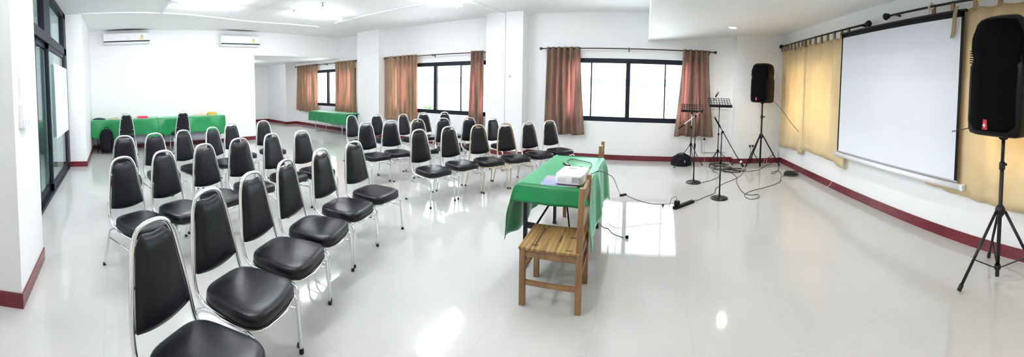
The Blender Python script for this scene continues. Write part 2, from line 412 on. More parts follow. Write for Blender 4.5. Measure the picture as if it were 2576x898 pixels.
# windows on the back wall
for i, (x0, x1, z0, z1) in enumerate(WINS):
    w = thing('window_%d' % (i + 1), ['dark framed sliding window by the alcove, behind the green table', 'dark framed sliding window between the two columns', 'dark framed sliding window beside the speakers'][i], 'window', ((x0 + x1)/2, YW, z0), kind='structure')
    L = x1 - x0; Hh = z1 - z0; hx = L / 2; y0, y1 = .0, .07
    MB().box((-hx, y0, 0), (hx, y1, .10)).box((-hx, y0, Hh - .10), (hx, y1, Hh)).box((-hx, y0, .1), (-hx + .07, y1, Hh - .1)).box((hx - .07, y0, .1), (hx, y1, Hh - .1)) \
        .box((-.045, y0, .1), (.045, y1, Hh - .1)).obj('window_frame', M_winframe, w)
    q = hx / 2
    for k in (-1, 1):
        MB().box((k*q - .014, .01, .1), (k*q + .014, .05, Hh - .1)).obj('sash_stile', M_winframe, w)
    for k in range(4):
        MB().box((-hx + k*q + .02, .030, .1), (-hx + (k+1)*q - .02, .036, Hh - .1)).obj('window_pane', M_glass, w)

for i, (y0, y1) in enumerate(RW):
    w = thing('window_%d' % (i + 4), ['window hidden behind the yellow curtain by the large loudspeaker', 'window hidden behind the yellow curtains in the corner'][i], 'window', (XS + .06, (y0 + y1)/2, .78), kind='structure')
    hy = (y1 - y0)/2; Hh = 1.37
    MB().box((0, -hy, 0), (.06, hy, .07)).box((0, -hy, Hh - .07), (.06, hy, Hh)).box((0, -hy, .07), (.06, -hy + .06, Hh - .07)).box((0, hy - .06, .07), (.06, hy, Hh - .07)).box((0, -.03, .07), (.06, .03, Hh - .07)).obj('window_frame', M_winframe, w)
    for k in (-1, 1): MB().box((.028, min(k*.03, k*(hy - .06)), .07), (.032, max(k*.03, k*(hy - .06)), Hh - .07)).obj('window_pane', M_glass, w)

# glazed partition with sliding door on the left
YD = -1.02
d = thing('door_1', 'black framed sliding glass door with glazed transom', 'door', (-3.30, YD, 0), kind='structure')
X = lambda x: x + 3.30
m = MB()
m.box((X(-6.95), -.05, 2.30), (X(-3.30), .05, 2.44)).box((X(-6.95), -.05, 3.05), (X(-3.30), .05, ZC)).box((X(-6.95), -.05, 0), (X(-6.66), .05, ZC)).box((X(-3.36), -.05, 0), (X(-3.30), .05, ZC))
m.box((X(-6.82), -.05, 0), (X(-3.36), .05, .05)).box((X(-5.25), -.05, 2.44), (X(-4.78), .05, 3.05))
m.obj('door_frame', M_winframe, d)
def leaf(xa, xb, y, nm):
    s = MB()
    s.box((X(xa), y - .02, .05), (X(xa) + .075, y + .02, 2.30)).box((X(xb) - .075, y - .02, .05), (X(xb), y + .02, 2.30))
    s.box((X(xa), y - .02, .05), (X(xb), y + .02, .16)).box((X(xa), y - .02, 2.22), (X(xb), y + .02, 2.30))
    o = s.obj('door_leaf', M_winframe, d)
    MB().box((X(xa) + .07, y - .003, .15), (X(xb) - .07, y + .003, 2.23)).obj('glass_pane', M_glassdoor, o)
leaf(-6.66, -5.02, .02, 'a'); leaf(-5.20, -4.10, -.025, 'b'); leaf(-4.20, -3.36, .02, 'c')
for xa, xb in ((-6.66, -5.25), (-4.78, -3.36)):
    MB().box((X(xa), -.003, 2.44), (X(xb), .003, 3.05)).obj('glass_pane', M_glassdoor, d)
o = MB().box((-6.80, YD + .052, .80), (-5.42, YD + .060, 2.03)).obj('mounted_sheet', M_paper)
tag(o, 'large white sheet fixed to the sliding glass door', 'board')
# corridor seen through the glass
struct(MB().box((-9.2, YR - 1.6, 0), (-2.0, YR - 1.5, 3.0)).obj('wall_corridor', M_cor), 'dim corridor wall behind the glass door', 'wall')
struct(MB().box((-9.2, YR - 1.6, 3.0), (-2.0, -1.07, 3.1)).box((-9.3, YR - 1.6, 0), (-9.2, -1.07, 3.0)).obj('ceiling_corridor', M_cor), 'ceiling of the dim corridor', 'ceiling')
m = MB()
for k in range(7): m.box((-5.2 - k*.28, -3.3, k*.17), (-4.92 - k*.28, -2.2, k*.17 + .17))
tag(m.obj('staircase', M_corflr), 'dark stair flight in the corridor beyond the glass door', 'staircase')

f = thing('corridor_fill_lamp', 'added fill lamp in the corridor beyond the glass door', 'lamp', (-5.6, -2.3, 3.0))  # added to brighten the dim corridor behind the glass
MB().box((-.6, -.08, -.05), (.6, .08, 0)).obj('lamp_housing', M_whiteplastic, f); MB().tube([(-.57, 0, -.07), (.57, 0, -.07)], .016, 8).obj('tube', M_tube, f)
# wall trunking and electrical bits
def on(o, label, cat, group=None): return tag(o, label, cat, group)
def strip(name, pts, r, m, label, cat, group=None):
    s = MB()
    for a, c in zip(pts, pts[1:]): s.bar(a, c, r*2, r*1.2)
    return on(s.obj(name, m), label, cat, group)
zc = ZC - .012
strip('cable_trunking', smooth_path([(-6.90, -.60, zc), (-7.05, 1.05, zc), (-7.40, 2.4, zc), (-7.62, 3.4, zc), (-7.55, 5.25, zc)], 4), .018, M_whiteplastic, 'white ceiling cable trunking running past the air conditioners', 'trunking')
strip('cable_trunking', [(-7.04, 1.05, zc), (-6.0, 1.09, zc)], .018, M_whiteplastic, 'short white ceiling trunking leading to the ceiling lamp by the door', 'trunking')
strip('cable_trunking', [(-6.9, 5.30, zc), (-5.0, 5.3, zc), (-3.6, 5.33, zc), (-3.2, 5.6, zc)], .018, M_whiteplastic, 'white ceiling trunking running towards the second column', 'trunking')
strip('cable_trunking', [(-3.2, 5.6, zc), (-3.05, 6.80, zc), (-3.0, 6.808, zc), (-3.0, 6.808, .12)], .010, M_whiteplastic, 'thin white trunking down the face of the second column', 'trunking')
strip('conduit', [(-2.36, -.70, 3.1), (-2.42, -.70, 1.60), (-2.43, -.70, 1.46)], .012, M_whiteplastic, 'white conduit running down the front pillar to the switch box', 'conduit')
sw = thing('switch_box', 'white double switch box on the front pillar', 'switch', (-2.415, -.71, 1.37))
MB().box((-.07, 0, -.02), (.01, .035, .09)).obj('box_body', M_whiteplastic, sw, bevel=.004)
MB().box((-.17, 0, -.09), (.02, .045, -.02)).obj('socket_body', M_whiteplastic, sw, bevel=.004)
each(MB().box((-.16, .045, -.075), (-.10, .05, -.035)).box((-.05, .045, -.075), (.0, .05, -.035)), 'rocker', M_whiteplastic, sw)
w = thing('wall_socket', 'small white switch plate on the second column', 'socket', (-2.876, 6.82, 1.755))
MB().box((-.045, -.012, -.03), (.045, 0, .03)).obj('plate', M_whiteplastic, w, bevel=.003)
MB().box((-.02, -.016, -.015), (.02, -.012, .015)).obj('rocker', M_greyplastic, w)
w = thing('wall_socket', 'wall socket low on the corner column with black plugs', 'socket', (2.33, 6.97, .385))
MB().box((-.07, -.012, -.035), (.07, 0, .035)).obj('plate', M_whiteplastic, w, bevel=.003)
each(MB().box((-.05, -.045, -.02), (-.02, -.012, .02)).box((.015, -.045, -.02), (.045, -.012, .02)), 'plug', M_black, w)
w = thing('wall_socket', 'small wall socket in the alcove corner', 'socket', (-12.9, 6.70, .42))
MB().box((-.05, -.012, -.03), (.05, 0, .03)).obj('plate', M_whiteplastic, w)
strip('conduit', [(1.256, 7.17, .60), (1.28, 7.17, .209), (1.80, 7.17, .209)], .008, M_greyplastic, 'thin grey conduit bending below the right brown curtain', 'conduit')
w = thing('smoke_detector', 'small ceiling sprinkler hanging from the white ceiling', 'sprinkler', (-5.41, 3.86, ZC))
MB().lathe([(.04, 0), (.04, -.008), (.012, -.012), (.012, -.05)], 12).obj('stem', M_greyplastic, w)
MB().lathe([(.012, -.05), (.035, -.058), (.035, -.064), (.01, -.068)], 12).obj('deflector', M_greyplastic, w)

# ------------------------------------------------------------------ lights
def fixture(x, y, label, L=1.25):
    f = thing('ceiling_lamp', label, 'lamp', (x, y, ZC), group='fluorescent ceiling lamps')
    MB().box((-.06, -L/2, -.05), (.06, L/2, 0)).obj('lamp_housing', M_whiteplastic, f, bevel=.006)
    for k in (-1, 1):
        MB().tube([(k*.045, -L/2 + .02, -.075), (k*.045, L/2 - .02, -.075)], .014, 8).obj('tube', M_tube, f)
        each(MB().box((k*.045 - .014, -L/2, -.095), (k*.045 + .014, -L/2 + .025, -.05)).box((k*.045 - .014, L/2 - .025, -.095), (k*.045 + .014, L/2, -.05)), 'lamp_holder', M_whiteplastic, f)
fixture(-6.22, 1.85, 'fluorescent ceiling lamp nearer the glass door, above the chairs')
fixture(-6.20, 4.30, 'fluorescent ceiling lamp beside the sprinkler')
fixture(-3.47, 5.05, 'fluorescent ceiling lamp above the window-side chair block')
fixture(-3.40, 2.2, 'fluorescent ceiling lamp above the door-side chair block')
fixture(-.9, 3.6, 'fluorescent ceiling lamp above the projector table')
fixture(-1.9, .3, 'unseen fluorescent fill lamp added above the camera side of the room')  # out of view, placed to light the fronts of the chairs
fixture(-4.7, .2, 'unseen fluorescent fill lamp added between the glass door and the back rows')  # added above the frame to brighten the floor on the door side
f = thing('ceiling_lamp', 'unseen fluorescent fill lamp added inside the alcove', 'lamp', (-11.4, 4.6, 2.475), group='fluorescent ceiling lamps')  # hidden behind the air conditioner wall, added to light the alcove
MB().box((-.6, -.05, -.05), (.6, .05, 0)).obj('lamp_housing', M_whiteplastic, f); MB().tube([(-.57, 0, -.07), (.57, 0, -.07)], .015, 8).obj('tube', M_tube, f)
def downlight(x, y, label, p):
    z = sof(x)
    f = thing('downlight', label, 'lamp', (x, y, z), group='recessed downlights')
    MB().lathe([(.085, .001), (.085, -.008), (.072, -.012), (.070, -.002)], 28).obj('trim_ring', M_whiteplastic, f)
    MB().lathe([(.069, -.002), (.069, -.006), (.03, -.009)], 28).obj('lens', M_down, f)
downlight(1.54, 5.92, 'round recessed downlight in the lowered ceiling', 1)
downlight(1.6, 3.0, 'unseen round downlight added nearer the camera', 1)  # out of view, put in only for its light
downlight(1.6, .4, 'unseen round downlight added behind the camera', 1)  # also unseen, added just to light this end of the room
def area(name, loc, rot, sx, sy, e, col=(1, 1, 1)):
    l = bpy.data.lights.new(name, 'AREA'); l.shape = 'RECTANGLE'; l.size = sx; l.size_y = sy; l.energy = e; l.color = col
    o = bpy.data.objects.new(name, l); COL.objects.link(o); o.location = loc; o.rotation_euler = rot
    return o
def spot(x, y, e):
    l = bpy.data.lights.new('downlight_bulb', 'SPOT'); l.energy = e; l.spot_size = 2.4; l.spot_blend = .8; l.shadow_soft_size = .06; l.color = (1, .95, .88)
    o = bpy.data.objects.new('downlight_bulb', l); COL.objects.link(o); o.location = (x, y, sof(x) - .02)
spot(1.54, 5.92, 14); spot(1.6, 3.0, 12); spot(1.6, .4, 12)  # second and third spots serve the unseen added downlights

# ------------------------------------------------------------------ outside
w = bpy.data.worlds.new('sky'); sc.world = w; w.use_nodes = True
bg = w.node_tree.nodes['Background']; bg.inputs[0].default_value = (.90, .96, 1.0, 1); bg.inputs[1].default_value = 1.8
bld = thing('building', 'white building across the street with rows of pale blue windows', 'building', (0, 25, -6))
m = MB().box((-60, 0, 0), (30, 6, 16)); m.obj('facade', M_facade, bld)
for g, (xa, n, z) in enumerate([(-23.9, 3, 8.05), (-19.3, 2, 8.05), (-17.5, 3, 8.05), (-15.4, 3, 8.05), (-3.75, 4, 8.02), (-1.35, 4, 8.02), (1.2, 4, 8.06), (3.3, 4, 8.06), (-30, 4, 8.0)]):
    s = MB(); wd = .62 if xa < -5 else .33
    for k in range(n):
        s.box((xa + k*(wd + .1) - .3, -.03, z - .26), (xa + k*(wd + .1) + wd - .3, -.005, z - .02)); s.box((xa + k*(wd + .1) - .3, -.03, z + .03), (xa + k*(wd + .1) + wd - .3, -.005, z + .27))
    s.obj('window', M_farglass, bld)
def bush(x, y, z, r, label):
    t = thing('leafy_tree', label, 'tree', (x, y, -6), group='trees outside the windows')
    MB().tube([(0, 0, 0), (.1, 0, 3), (0, .1, z + 6)], [.2, .15, .08], 8).obj('trunk', M_tan, t)
    s = MB(); rnd = random.Random(int(x*10))
    for k in range(420):
        a = rnd.uniform(0, 2*PI); q = rnd.uniform(-1, 1); rr = r * rnd.uniform(.55, 1)
        c = Vector((rr*math.cos(a)*math.sqrt(1-q*q), rr*math.sin(a)*math.sqrt(1-q*q), z + 6 + rr*q*.8))
        e = Vector((rnd.uniform(-1, 1), rnd.uniform(-1, 1), rnd.uniform(-1, 1))).normalized() * .16; f = e.orthogonal().normalized() * .09
        s.bm.faces.new([s.bm.verts.new(c + u) for u in (e, f, -e, -f)])
    s.obj('crown', M_leaf, t)
bush(-15.6, 21, -.75, 1.1, 'pale green tree outside the second window')
bush(-29.5, 22, -.3, 1.6, 'pale green tree outside the window by the alcove')

# ------------------------------------------------------------------ curtains on the window wall
def curtain(x0, x1, X0, X1, zt, zb, folds, m, label, seed=0, slant=0, pw=1.):
    rnd = random.Random(seed); ph = [rnd.uniform(0, 6) for _ in range(4)]
    YC = YW - .13
    o = thing('curtain', label, 'curtain', ((x0 + x1)/2, YC, zb), group='brown window curtains')
    cx = (x0 + x1)/2
    def fn(u, v):
        xa = x0 + (x1 - x0)*u; xb_ = X0 + (X1 - X0)*u
        e = v**1.3
        x = xa + (xb_ - xa)*e + .012*math.sin(5*PI*u + ph[0]) * v
        a = .050*(1 + .30*math.sin(7*u + ph[1]))
        uf = u**pw
        y = a*math.sin(2*PI*folds*uf + ph[2] + .5*math.sin(3*v + ph[3])*v) + .010*math.sin(2*PI*folds*2.3*u + ph[1])*v
        z = zt + (zb - zt)*v + .012*math.sin(2*PI*folds*.5*u + ph[0]) * v
        return (x - cx, y, z - zb)
    s = MB(); s.grid(fn, int(folds*14*max(1, pw)), 26); s.obj('fabric_panel', m, o, solid=.003)
    s = MB(); n = int(round(folds*2))
    for k in range(n):
        u = (k + .5)/n; x = x0 + (x1 - x0)*u - cx
        pts = [(x, .0 + .026*math.cos(a), zt - .045 - zb + .026*math.sin(a)) for a in [2*PI*i/12 for i in range(12)]]
        s.tube(pts, .004, 5, closed=True)
    each(s, 'grommet', M_greyplastic, o)
    return o
def rod(x0, x1, z, label, brackets):
    YC = YW - .13
    r = thing('curtain_rod', label, 'curtain rod', (x0, YC, z), group='dark rods above the windows')
    MB().tube([(0, 0, 0), (x1 - x0, 0, 0)], .0125, 10).obj('pole', M_rodm, r)
    for x in (0, x1 - x0):
        s = -1 if x == 0 else 1
        MB().lathe([(.013, 0), (.02, .008), (.016, .015), (.03, .035), (.033, .05), (.026, .07), (.008, .08)], 14, (x, 0, 0), Matrix.Rotation(s*PI/2, 3, 'Y')).obj('finial', M_rodm, r)
    for bx in brackets:
        MB().box((bx - x0 - .008, -.01, -.02), (bx - x0 + .008, .125, -.005)).box((bx - x0 - .012, .118, -.05), (bx - x0 + .012, .13, .03)).box((bx - x0 - .006, -.016, -.03), (bx - x0 + .006, -.01, .03)).obj('bracket', M_rodm, r)
M_rodm = mat('bronze_rod', (.06, .035, .028), .4, metal=.4)
rod(-11.76, -8.15, 2.335, 'dark curtain rod over the window by the alcove', (-9.8, -11.6))
rod(-6.93, -3.56, 2.33, 'dark curtain rod over the window between the columns', (-5.13, -6.8))
rod(-2.20, 1.43, 2.37, 'dark curtain rod over the window beside the speakers', (-.35, -2.1, 1.36))
curtain(-11.66, -10.31, -11.76, -10.30, 2.37, .585, 6.5, M_curt, 'orange-brown curtain left of the window by the alcove', 1)
curtain(-9.20, -8.17, -9.22, -8.12, 2.37, .60, 5.5, M_curt, 'orange-brown curtain right of the window by the alcove', 2)
curtain(-6.88, -5.60, -6.90, -5.58, 2.37, .565, 6.5, M_curt, 'wide orange-brown curtain left of the window between the columns', 3, pw=1.9)
curtain(-3.99, -3.62, -4.07, -3.62, 2.37, .565, 3.5, M_curt3, 'narrow bunched brown curtain right of the window between the columns', 4)
curtain(-2.10, -1.38, -2.13, -1.26, 2.40, .52, 5.5, M_curt3, 'dark brown curtain left of the window beside the speakers', 5)
curtain(.79, 1.33, .66, 1.47, 2.40, .57, 4.5, M_curt3, 'dark brown curtain right of the window beside the speakers, behind the music stands', 6)

# ------------------------------------------------------------------ screen wall: yellow curtains, rods, projection screen
XC = XS - .10
def yrod(y0, y1, z, label):
    r = thing('curtain_rod', label, 'curtain rod', (XC, y0, z), group='black rods on the screen wall')
    MB().tube([(0, 0, 0), (0, y1 - y0, 0)], .014, 10).obj('pole', M_blackmetal, r)
    for y in (0, y1 - y0):
        s = 1 if y == 0 else -1
        MB().lathe([(.016, 0), (.034, .008), (.028, .03), (.044, .045), (.048, .068), (.036, .09), (.010, .10)], 14, (0, y, 0), Matrix.Rotation(s*PI/2, 3, 'X')).obj('finial', M_blackmetal, r)
        MB().box((0, y - s*-.12 - .01, -.012), (.10, y + s*.12 + .01, .012) if False else (.10, y - s*-.12 + .01, .012)).obj('bracket', M_blackmetal, r)
yrod(3.87, 6.86, 2.595, 'black curtain rod over the two far yellow curtains')
yrod(-.2, 3.38, 2.635, 'black curtain rod passing above the projection screen')
def ycurt(y0, y1, zt, zb, fold, label, seed, sag, tabs, zr):
    rnd = random.Random(seed); ph = [rnd.uniform(0, 6) for _ in range(6)]
    o = thing('curtain', label, 'curtain', (XC + .02, (y0 + y1)/2, zb), group='yellow tab-top curtains')
    cy = (y0 + y1)/2
    def fn(u, v):
        y = y0 + (y1 - y0)*u
        x = .016*math.sin(2*PI*fold*u + ph[0]) + .010*math.sin(2*PI*fold*1.7*u + ph[1] + v) + .008*math.sin(4*v + 5*u + ph[2])*v
        ut = u * tabs
        top = zt - .018*abs(math.sin(PI*ut))
        bot = zb + sag(u) + .01*math.sin(2*PI*fold*u)
        return (x, y - cy, top + (bot - top)*v - zb)
    s = MB(); s.grid(fn, 90, 22); s.obj('fabric_panel', M_ycurt, o, solid=.003)
    s = MB()
    for k in range(tabs + 1):
        y = y0 + (y1 - y0)*k/tabs - cy; y = min(max(y, y0 - cy + .02), y1 - cy - .02)
        zz = zr - zb
        pts = [(-.025, zt - zb - .03), (-.026, zz - .01), (-.018, zz + .014), (-.02 + .0, zz + .017), (-.018 - .004, zz + .017), (.0, zz + .012), (.004, zt - zb - .03)]
        w = .022
        for (xa, za), (xb, zb2) in zip(pts, pts[1:]):
            f = s.bm.faces.new([s.bm.verts.new(p) for p in ((xa, y - w, za), (xa, y + w, za), (xb, y + w, zb2), (xb, y - w, zb2))])
    each(s, 'tab_loop', M_tab, o, per=6, solid=.003)
    return o
ycurt(5.74, 6.90, 2.50, .44, 5, 'pale yellow tab-top curtain beside the far speaker', 3, lambda u: -.06*u*u - .05*math.exp(-((u - .10)/.12)**2), 7, 2.595)
ycurt(4.30, 5.80, 2.50, .47, 5, 'pale yellow tab-top curtain meeting the edge of the projection screen', 9, lambda u: .03*u - .05*math.exp(-((u-.05)/.12)**2), 7, 2.595)
ycurt(-.1, 2.62, 2.56, .42, 8, 'pale yellow tab-top curtain right of the projection screen, behind the near speaker', 5, lambda u: .16*max(0, u - .1), 9, 2.635)
ps = thing('projection_screen', 'white pull-down projection screen with black border on the right wall', 'screen', (XS - .14, 3.27, .67))
ya, yb = 2.12 - 3.27, 4.42 - 3.27      # ya nearer the camera
MB().box((-.002, ya + .035, .03), (.002, yb - .035, 1.78)).obj('screen_fabric', M_screen, ps)
MB().box((-.003, ya, .03), (.001, ya + .035, 1.835)).box((-.003, yb - .035, .03), (.001, yb, 1.835)).box((-.003, ya, 1.78), (.001, yb, 1.835)).obj('black_border', M_black, ps)
MB().box((-.008, ya - .01, .012), (.008, yb + .0, .030)).obj('bottom_bar', M_greyplastic, ps)
MB().tube([(0, ya - .06, -.03), (0, yb + .05, -.03)], .034, 14).obj('roller_case', M_whiteplastic, ps)
each(MB().box((-.034, ya - .10, -.062), (.034, ya - .055, .006)).box((-.03, yb + .045, -.06), (.03, yb + .07, .01)), 'end_cap', M_whiteplastic, ps, bevel=.012)
MB().box((-.02, ya - .03, 1.835), (.02, yb + .02, 1.857)).obj('top_rail', M_blackmetal, ps)
tie = MB()
tie.grid(lambda u, v: (-.02 - .01*math.sin(6*v), .03 - .055*u + .05*v, .33*(1 - v) + .01*u), 3, 10)
tg = tie.obj('curtain_tie', mat('brown_tie', (.36, .27, .16), .85), loc=(XS - .165, 2.19, 2.22), solid=.004); tag(tg, 'tan fabric tie hanging over the screen corner', 'fabric tie')
for i, (y, z) in enumerate([(2.62, 2.635), (1.95, 2.635)]):
    k = MB(); k.tube([(-.02 + .03*math.cos(a)*.8, .02*math.sin(2*a), .03*math.sin(a)) for a in [2*PI*j/16 for j in range(16)]], .012, 6, closed=True)
    k.tube(smooth_path([(-.02, 0, -.02), (-.03, .02, -.07), (-.02, .01, -.13)], 4), .004, 5)
    tag(k.obj('rag', M_tan, loc=(XC, y, z)), ['tan rag knotted on the rod above the screen', 'tan rag knotted on the rod above the near speaker'][i], 'rag')

# ------------------------------------------------------------------ banquet chairs
def make_chair():
    t = thing('banquet_chair', 'x', 'chair')
    # seat cushion
    def outline(k, z, n=40):
        r = []
        for i in range(n):
            a = 2*PI*i/n; c, s_ = math.cos(a), math.sin(a)
            x = .207*math.copysign(abs(c)**.52, c)*k; y = .199*math.copysign(abs(s_)**.52, s_)*k*(1 + .25*x)
            r.append((x, y, z))
        return r
    prof = [(.90, .370), (.97, .373), (1., .384), (1.01, .40), (1.0, .42), (.975, .431), (.93, .437), (.8, .443), (.6, .447), (.4, .449), (.2, .450), (.05, .450)]
    MB().rings([outline(k, z) for k, z in prof]).obj('seat', M_vinyl, t)
    # piping seam under the cushion edge
    MB().tube(outline(1.0, .378), .004, 5, closed=True).obj('seat_piping', M_rubber, t)
    # back cushion
    def fx(z): return -.240 - (z - .5)*.155
    def face(s, v, side):
        zb = .498 - .022*(1 - s*s); zt = .884 - .014*math.cos(s*PI/2)**2 - .035*abs(s)**6
        z = zb + (zt - zb)*v
        hw = .166 + (.106 - .166)*((z - .5)/.38)
        hw *= 1 - .10*max(0, (v - .9)/.1)**2
        e = (1 - abs(s)**5) * (1 - abs(2*v - 1)**7)
        x = fx(z) + (.007 + .017*e if side > 0 else -.007 - .010*e)
        return (x, s*hw, z)
    m = MB(); NU, NV = 14, 18
    F = m.grid(lambda u, v: face(2*u - 1, v, 1), NU, NV); B = m.grid(lambda u, v: face(2*u - 1, v, -1), NU, NV)
    for i in range(NU):
        for j in (0, NV): f = m.bm.faces.new([F[i][j], F[i+1][j], B[i+1][j], B[i][j]]); f.smooth = True
    for j in range(NV):
        for i in (0, NU): f = m.bm.faces.new([F[i][j], F[i][j+1], B[i][j+1], B[i][j]]); f.smooth = True
    m.obj('backrest', M_vinyl, t)
    # chrome back loop
    half = [(.10, .180, .362), (-.08, .184, .362), (-.165, .186, .368), (-.212, .186, .395), (-.236, .184, .45), (-.252, .178, .53), (-.272, .160, .66), (-.291, .138, .79), (-.300, .119, .855), (-.306, .090, .898), (-.309, .048, .915), (-.310, 0, .919)]
    pts = half + [(x, -y, z) for x, y, z in half[-2::-1]]
    MB().tube(smooth_path(pts, 4), .0122, 8).obj('back_frame', M_chrome, t)
    m = MB()
    for s in (-1, 1):
        for z, y in ((.56, .163), (.80, .125)): m.tube([(-.262 - (z-.56)*.155, s*y, z), (fx(z) - .012, s*(y - .035), z)], .005, 6)
    each(m, 'back_bracket', M_chrome, t)
    # seat frame ring
    MB().tube(smooth_path([(.17, .16, .360), (.17, -.16, .360), (-.15, -.165, .360), (-.15, .165, .360)], 5, True), .009, 6, closed=True).obj('seat_frame', M_chrome, t)
    for s in (-1, 1):
        for kind, P in (('f', [(.06, s*.186, .356), (.14, s*.19, .350), (.176, s*.195, .325), (.186, s*.20, .27), (.199, s*.215, .0)]),
                        ('r', [(-.05, s*.186, .356), (-.14, s*.195, .350), (-.195, s*.203, .325), (-.215, s*.210, .27), (-.270, s*.240, .0)])):
            l = MB().tube(smooth_path(P, 4), .0105, 8).obj('leg', M_chrome, t)
            x, y, _ = P[-1]
            MB().lathe([(.0135, .0), (.0145, .004), (.0135, .022)], 10, (x, y, 0)).obj('foot_cap', M_rubber, l)
            if kind == 'r': pass
        MB().tube([(-.217, s*.211, .262), (.187, s*.201, .262)], .0065, 6).obj('stretcher', M_chrome, t)
    return t
proto = make_chair()
CH = {'c1': (-1.292, 0.329, 0.625), 'c2': (-1.664, 0.677, 0.517), 'c3': (-1.924, 1.07, 0.501), 'c4': (-2.151, 1.471, 0.484), 'c5': (-2.361, 1.938, 0.323), 'c6': (-2.491, 2.419, 0.115),
 'd1': (-2.819, 0.197, 0.519), 'd2': (-3.034, 0.594, 0.478), 'd3': (-3.263, 1.043, 0.339), 'd4': (-3.465, 1.487, 0.157), 'd5': (-3.63, 2.033, 0.282), 'd6': (-3.651, 2.475, 0.139),
 'e1': (-4.275, 0.1, -0.017), 'e2': (-4.417, 0.602, 0.219), 'e3': (-4.627, 1.116, 0.45), 'e4': (-4.79, 1.62, 0.45), 'e5': (-5.20, 2.04, 0.283), 'e6': (-5.252, 2.631, 0.1),
 'g1': (-2.587, 3.579, -0.222), 'g2': (-2.455, 4.084, -0.335), 'g3': (-2.222, 4.492, -0.508), 'g4': (-1.952, 4.883, -0.597), 'g5': (-1.692, 5.3, -0.567), 'g6': (-1.448, 5.721, -0.627),
 'h1': (-3.818, 3.728, -0.182), 'h2': (-3.746, 4.157, -0.425), 'h3': (-3.535, 4.649, -0.458), 'h4': (-3.303, 5.072, -0.578), 'h5': (-2.99, 5.465, -0.642), 'h6': (-2.568, 5.797, -0.357),
 'k1': (-5.042, 4.52, 0.017), 'k2': (-4.874, 5.002, -0.214), 'k3': (-4.45, 5.43, -0.1), 'k4': (-4.38, 5.90, -0.50), 'k5': (-4.076, 6.386, -0.3)}
ROWS = {'c': 'front row of the door-side block', 'd': 'middle row of the door-side block', 'e': 'back row of the door-side block',
        'g': 'front row of the window-side block', 'h': 'middle row of the window-side block', 'k': 'back row of the window-side block'}
ORD = ['first', 'second', 'third', 'fourth', 'fifth', 'sixth']
first = True
for n, (x, y, a) in CH.items():
    near = n[0] in 'cde'
    look = 'yellowed-frame' if n in ('g3', 'g4') else 'chrome-framed'
    label = '%s black chair, %s from the %s, %s' % (look, ORD[int(n[1]) - 1], 'glass door' if near else 'aisle', ROWS[n[0]])
    grp = 'banquet chairs in the %s block' % ('door-side' if near else 'window-side')
    sw_ = {M_chrome: M_brass} if n in ('g3', 'g4') else None
    dup(proto, (x, y, 0), a, label, grp, sw_)
for i, (x, y) in enumerate([(-8.28, .27), (-8.20, 1.58)]):
    dup(proto, (x, y, 0), PI + (-.05, .08)[i], ['chrome banquet chair tucked at the green table beside the backpack', 'chrome banquet chair tucked at the long green table opposite the middle rows'][i], 'banquet chairs at the long green table', None, (1.02, 1., 1.10))
for ch in list(proto.children):
    for g in list(ch.children): bpy.data.objects.remove(g)
    bpy.data.objects.remove(ch)
bpy.data.objects.remove(proto)

# ------------------------------------------------------------------ tables and cloths
def drape(name, hw, hl, os_, oe, z, wav=.02, nf=6, seed=1, label='', loc=(0, 0, 0), rz=0, flare=.10, group=None, cells=(44, 60), osm=None, kf=.5, hem=.04):
    rnd = random.Random(seed); ph = [rnd.uniform(0, 6) for _ in range(8)]
    osm = os_ if osm is None else osm       # overhang on the -u side
    def fn(uu, vv):
        U = -(hw + osm) + (2*hw + os_ + osm)*uu; V = -(hl + oe) + 2*(hl + oe)*vv
        du = max(0, abs(U) - hw); dv = max(0, abs(V) - hl); su = 1 if U > 0 else -1; sv = 1 if V > 0 else -1
        x = max(-hw, min(hw, U)); y = max(-hl, min(hl, V))
        drop = math.hypot(du, dv)
        k = min(du, dv)
        e = 1 - math.exp(-drop*14)
        x += su*((.012*e if du > 0 else 0) + flare*du*.35 + k*kf)
        y += sv*((.012*e if dv > 0 else 0) + flare*dv*.35 + k*kf)
        if du > 0: x += su * wav * min(1, du/.2) * (math.sin(nf*V*2.1 + ph[0]) + .6*math.sin(nf*V*4.3 + ph[1] + 3*du))
        if dv > 0: y += sv * wav * min(1, dv/.2) * (math.sin(nf*U*2.4 + ph[2]) + .6*math.sin(nf*U*4.9 + ph[3]))
        zz = z + .004 - drop*(1 - hem*math.sin(V*5 + ph[4]) - hem*.6*math.sin(V*13 + U*3 + ph[6])) + .0015*math.sin(U*9 + ph[5])*math.sin(V*7)
        return (x, y, max(.004, zz))
    s = MB(); s.grid(fn, *cells)
    o = s.obj(name, M_green, loc=loc, solid=.003); o.rotation_euler = (0, 0, rz)
    tag(o, label, 'tablecloth', group)
    return o
# projector table
PT = (-.712, 3.12)
tb = thing('folding_table', 'black-legged folding table under the projector', 'table', (PT[0], PT[1], 0))
hw, hl = .275, .60
MB().box((-hw, -hl, .715), (hw, hl, .745)).obj('tabletop', M_greypanel, tb, bevel=.003)
for sx in (-1, 1):
    for sy in (-1, 1):
        l = MB().bar((sx*(hw - .035), sy*(hl - .12), 0), (sx*(hw - .035), sy*(hl - .12), .715), .03, .03).obj('leg', M_blackmetal, tb)
        MB().box((sx*(hw - .035) - .018, sy*(hl - .12) - .018, 0), (sx*(hw - .035) + .018, sy*(hl - .12) + .018, .025)).obj('foot_cap', M_rubber, l)
for sy in (-1, 1):
    MB().bar((-hw + .035, sy*(hl - .12), .36), (hw - .035, sy*(hl - .12), .36), .02, .045).obj('crossbar', M_blackmetal, tb)
    MB().bar((-.14, sy*(hl - .12), .38), (0, sy*.10, .66), .012, .012).bar((.14, sy*(hl - .12), .38), (0, sy*.10, .66), .012, .012).obj('brace', M_blackmetal, tb)
MB().bar((0, -.12, .67), (0, .12, .67), .025, .03).obj('brace_hub', M_blackmetal, tb)
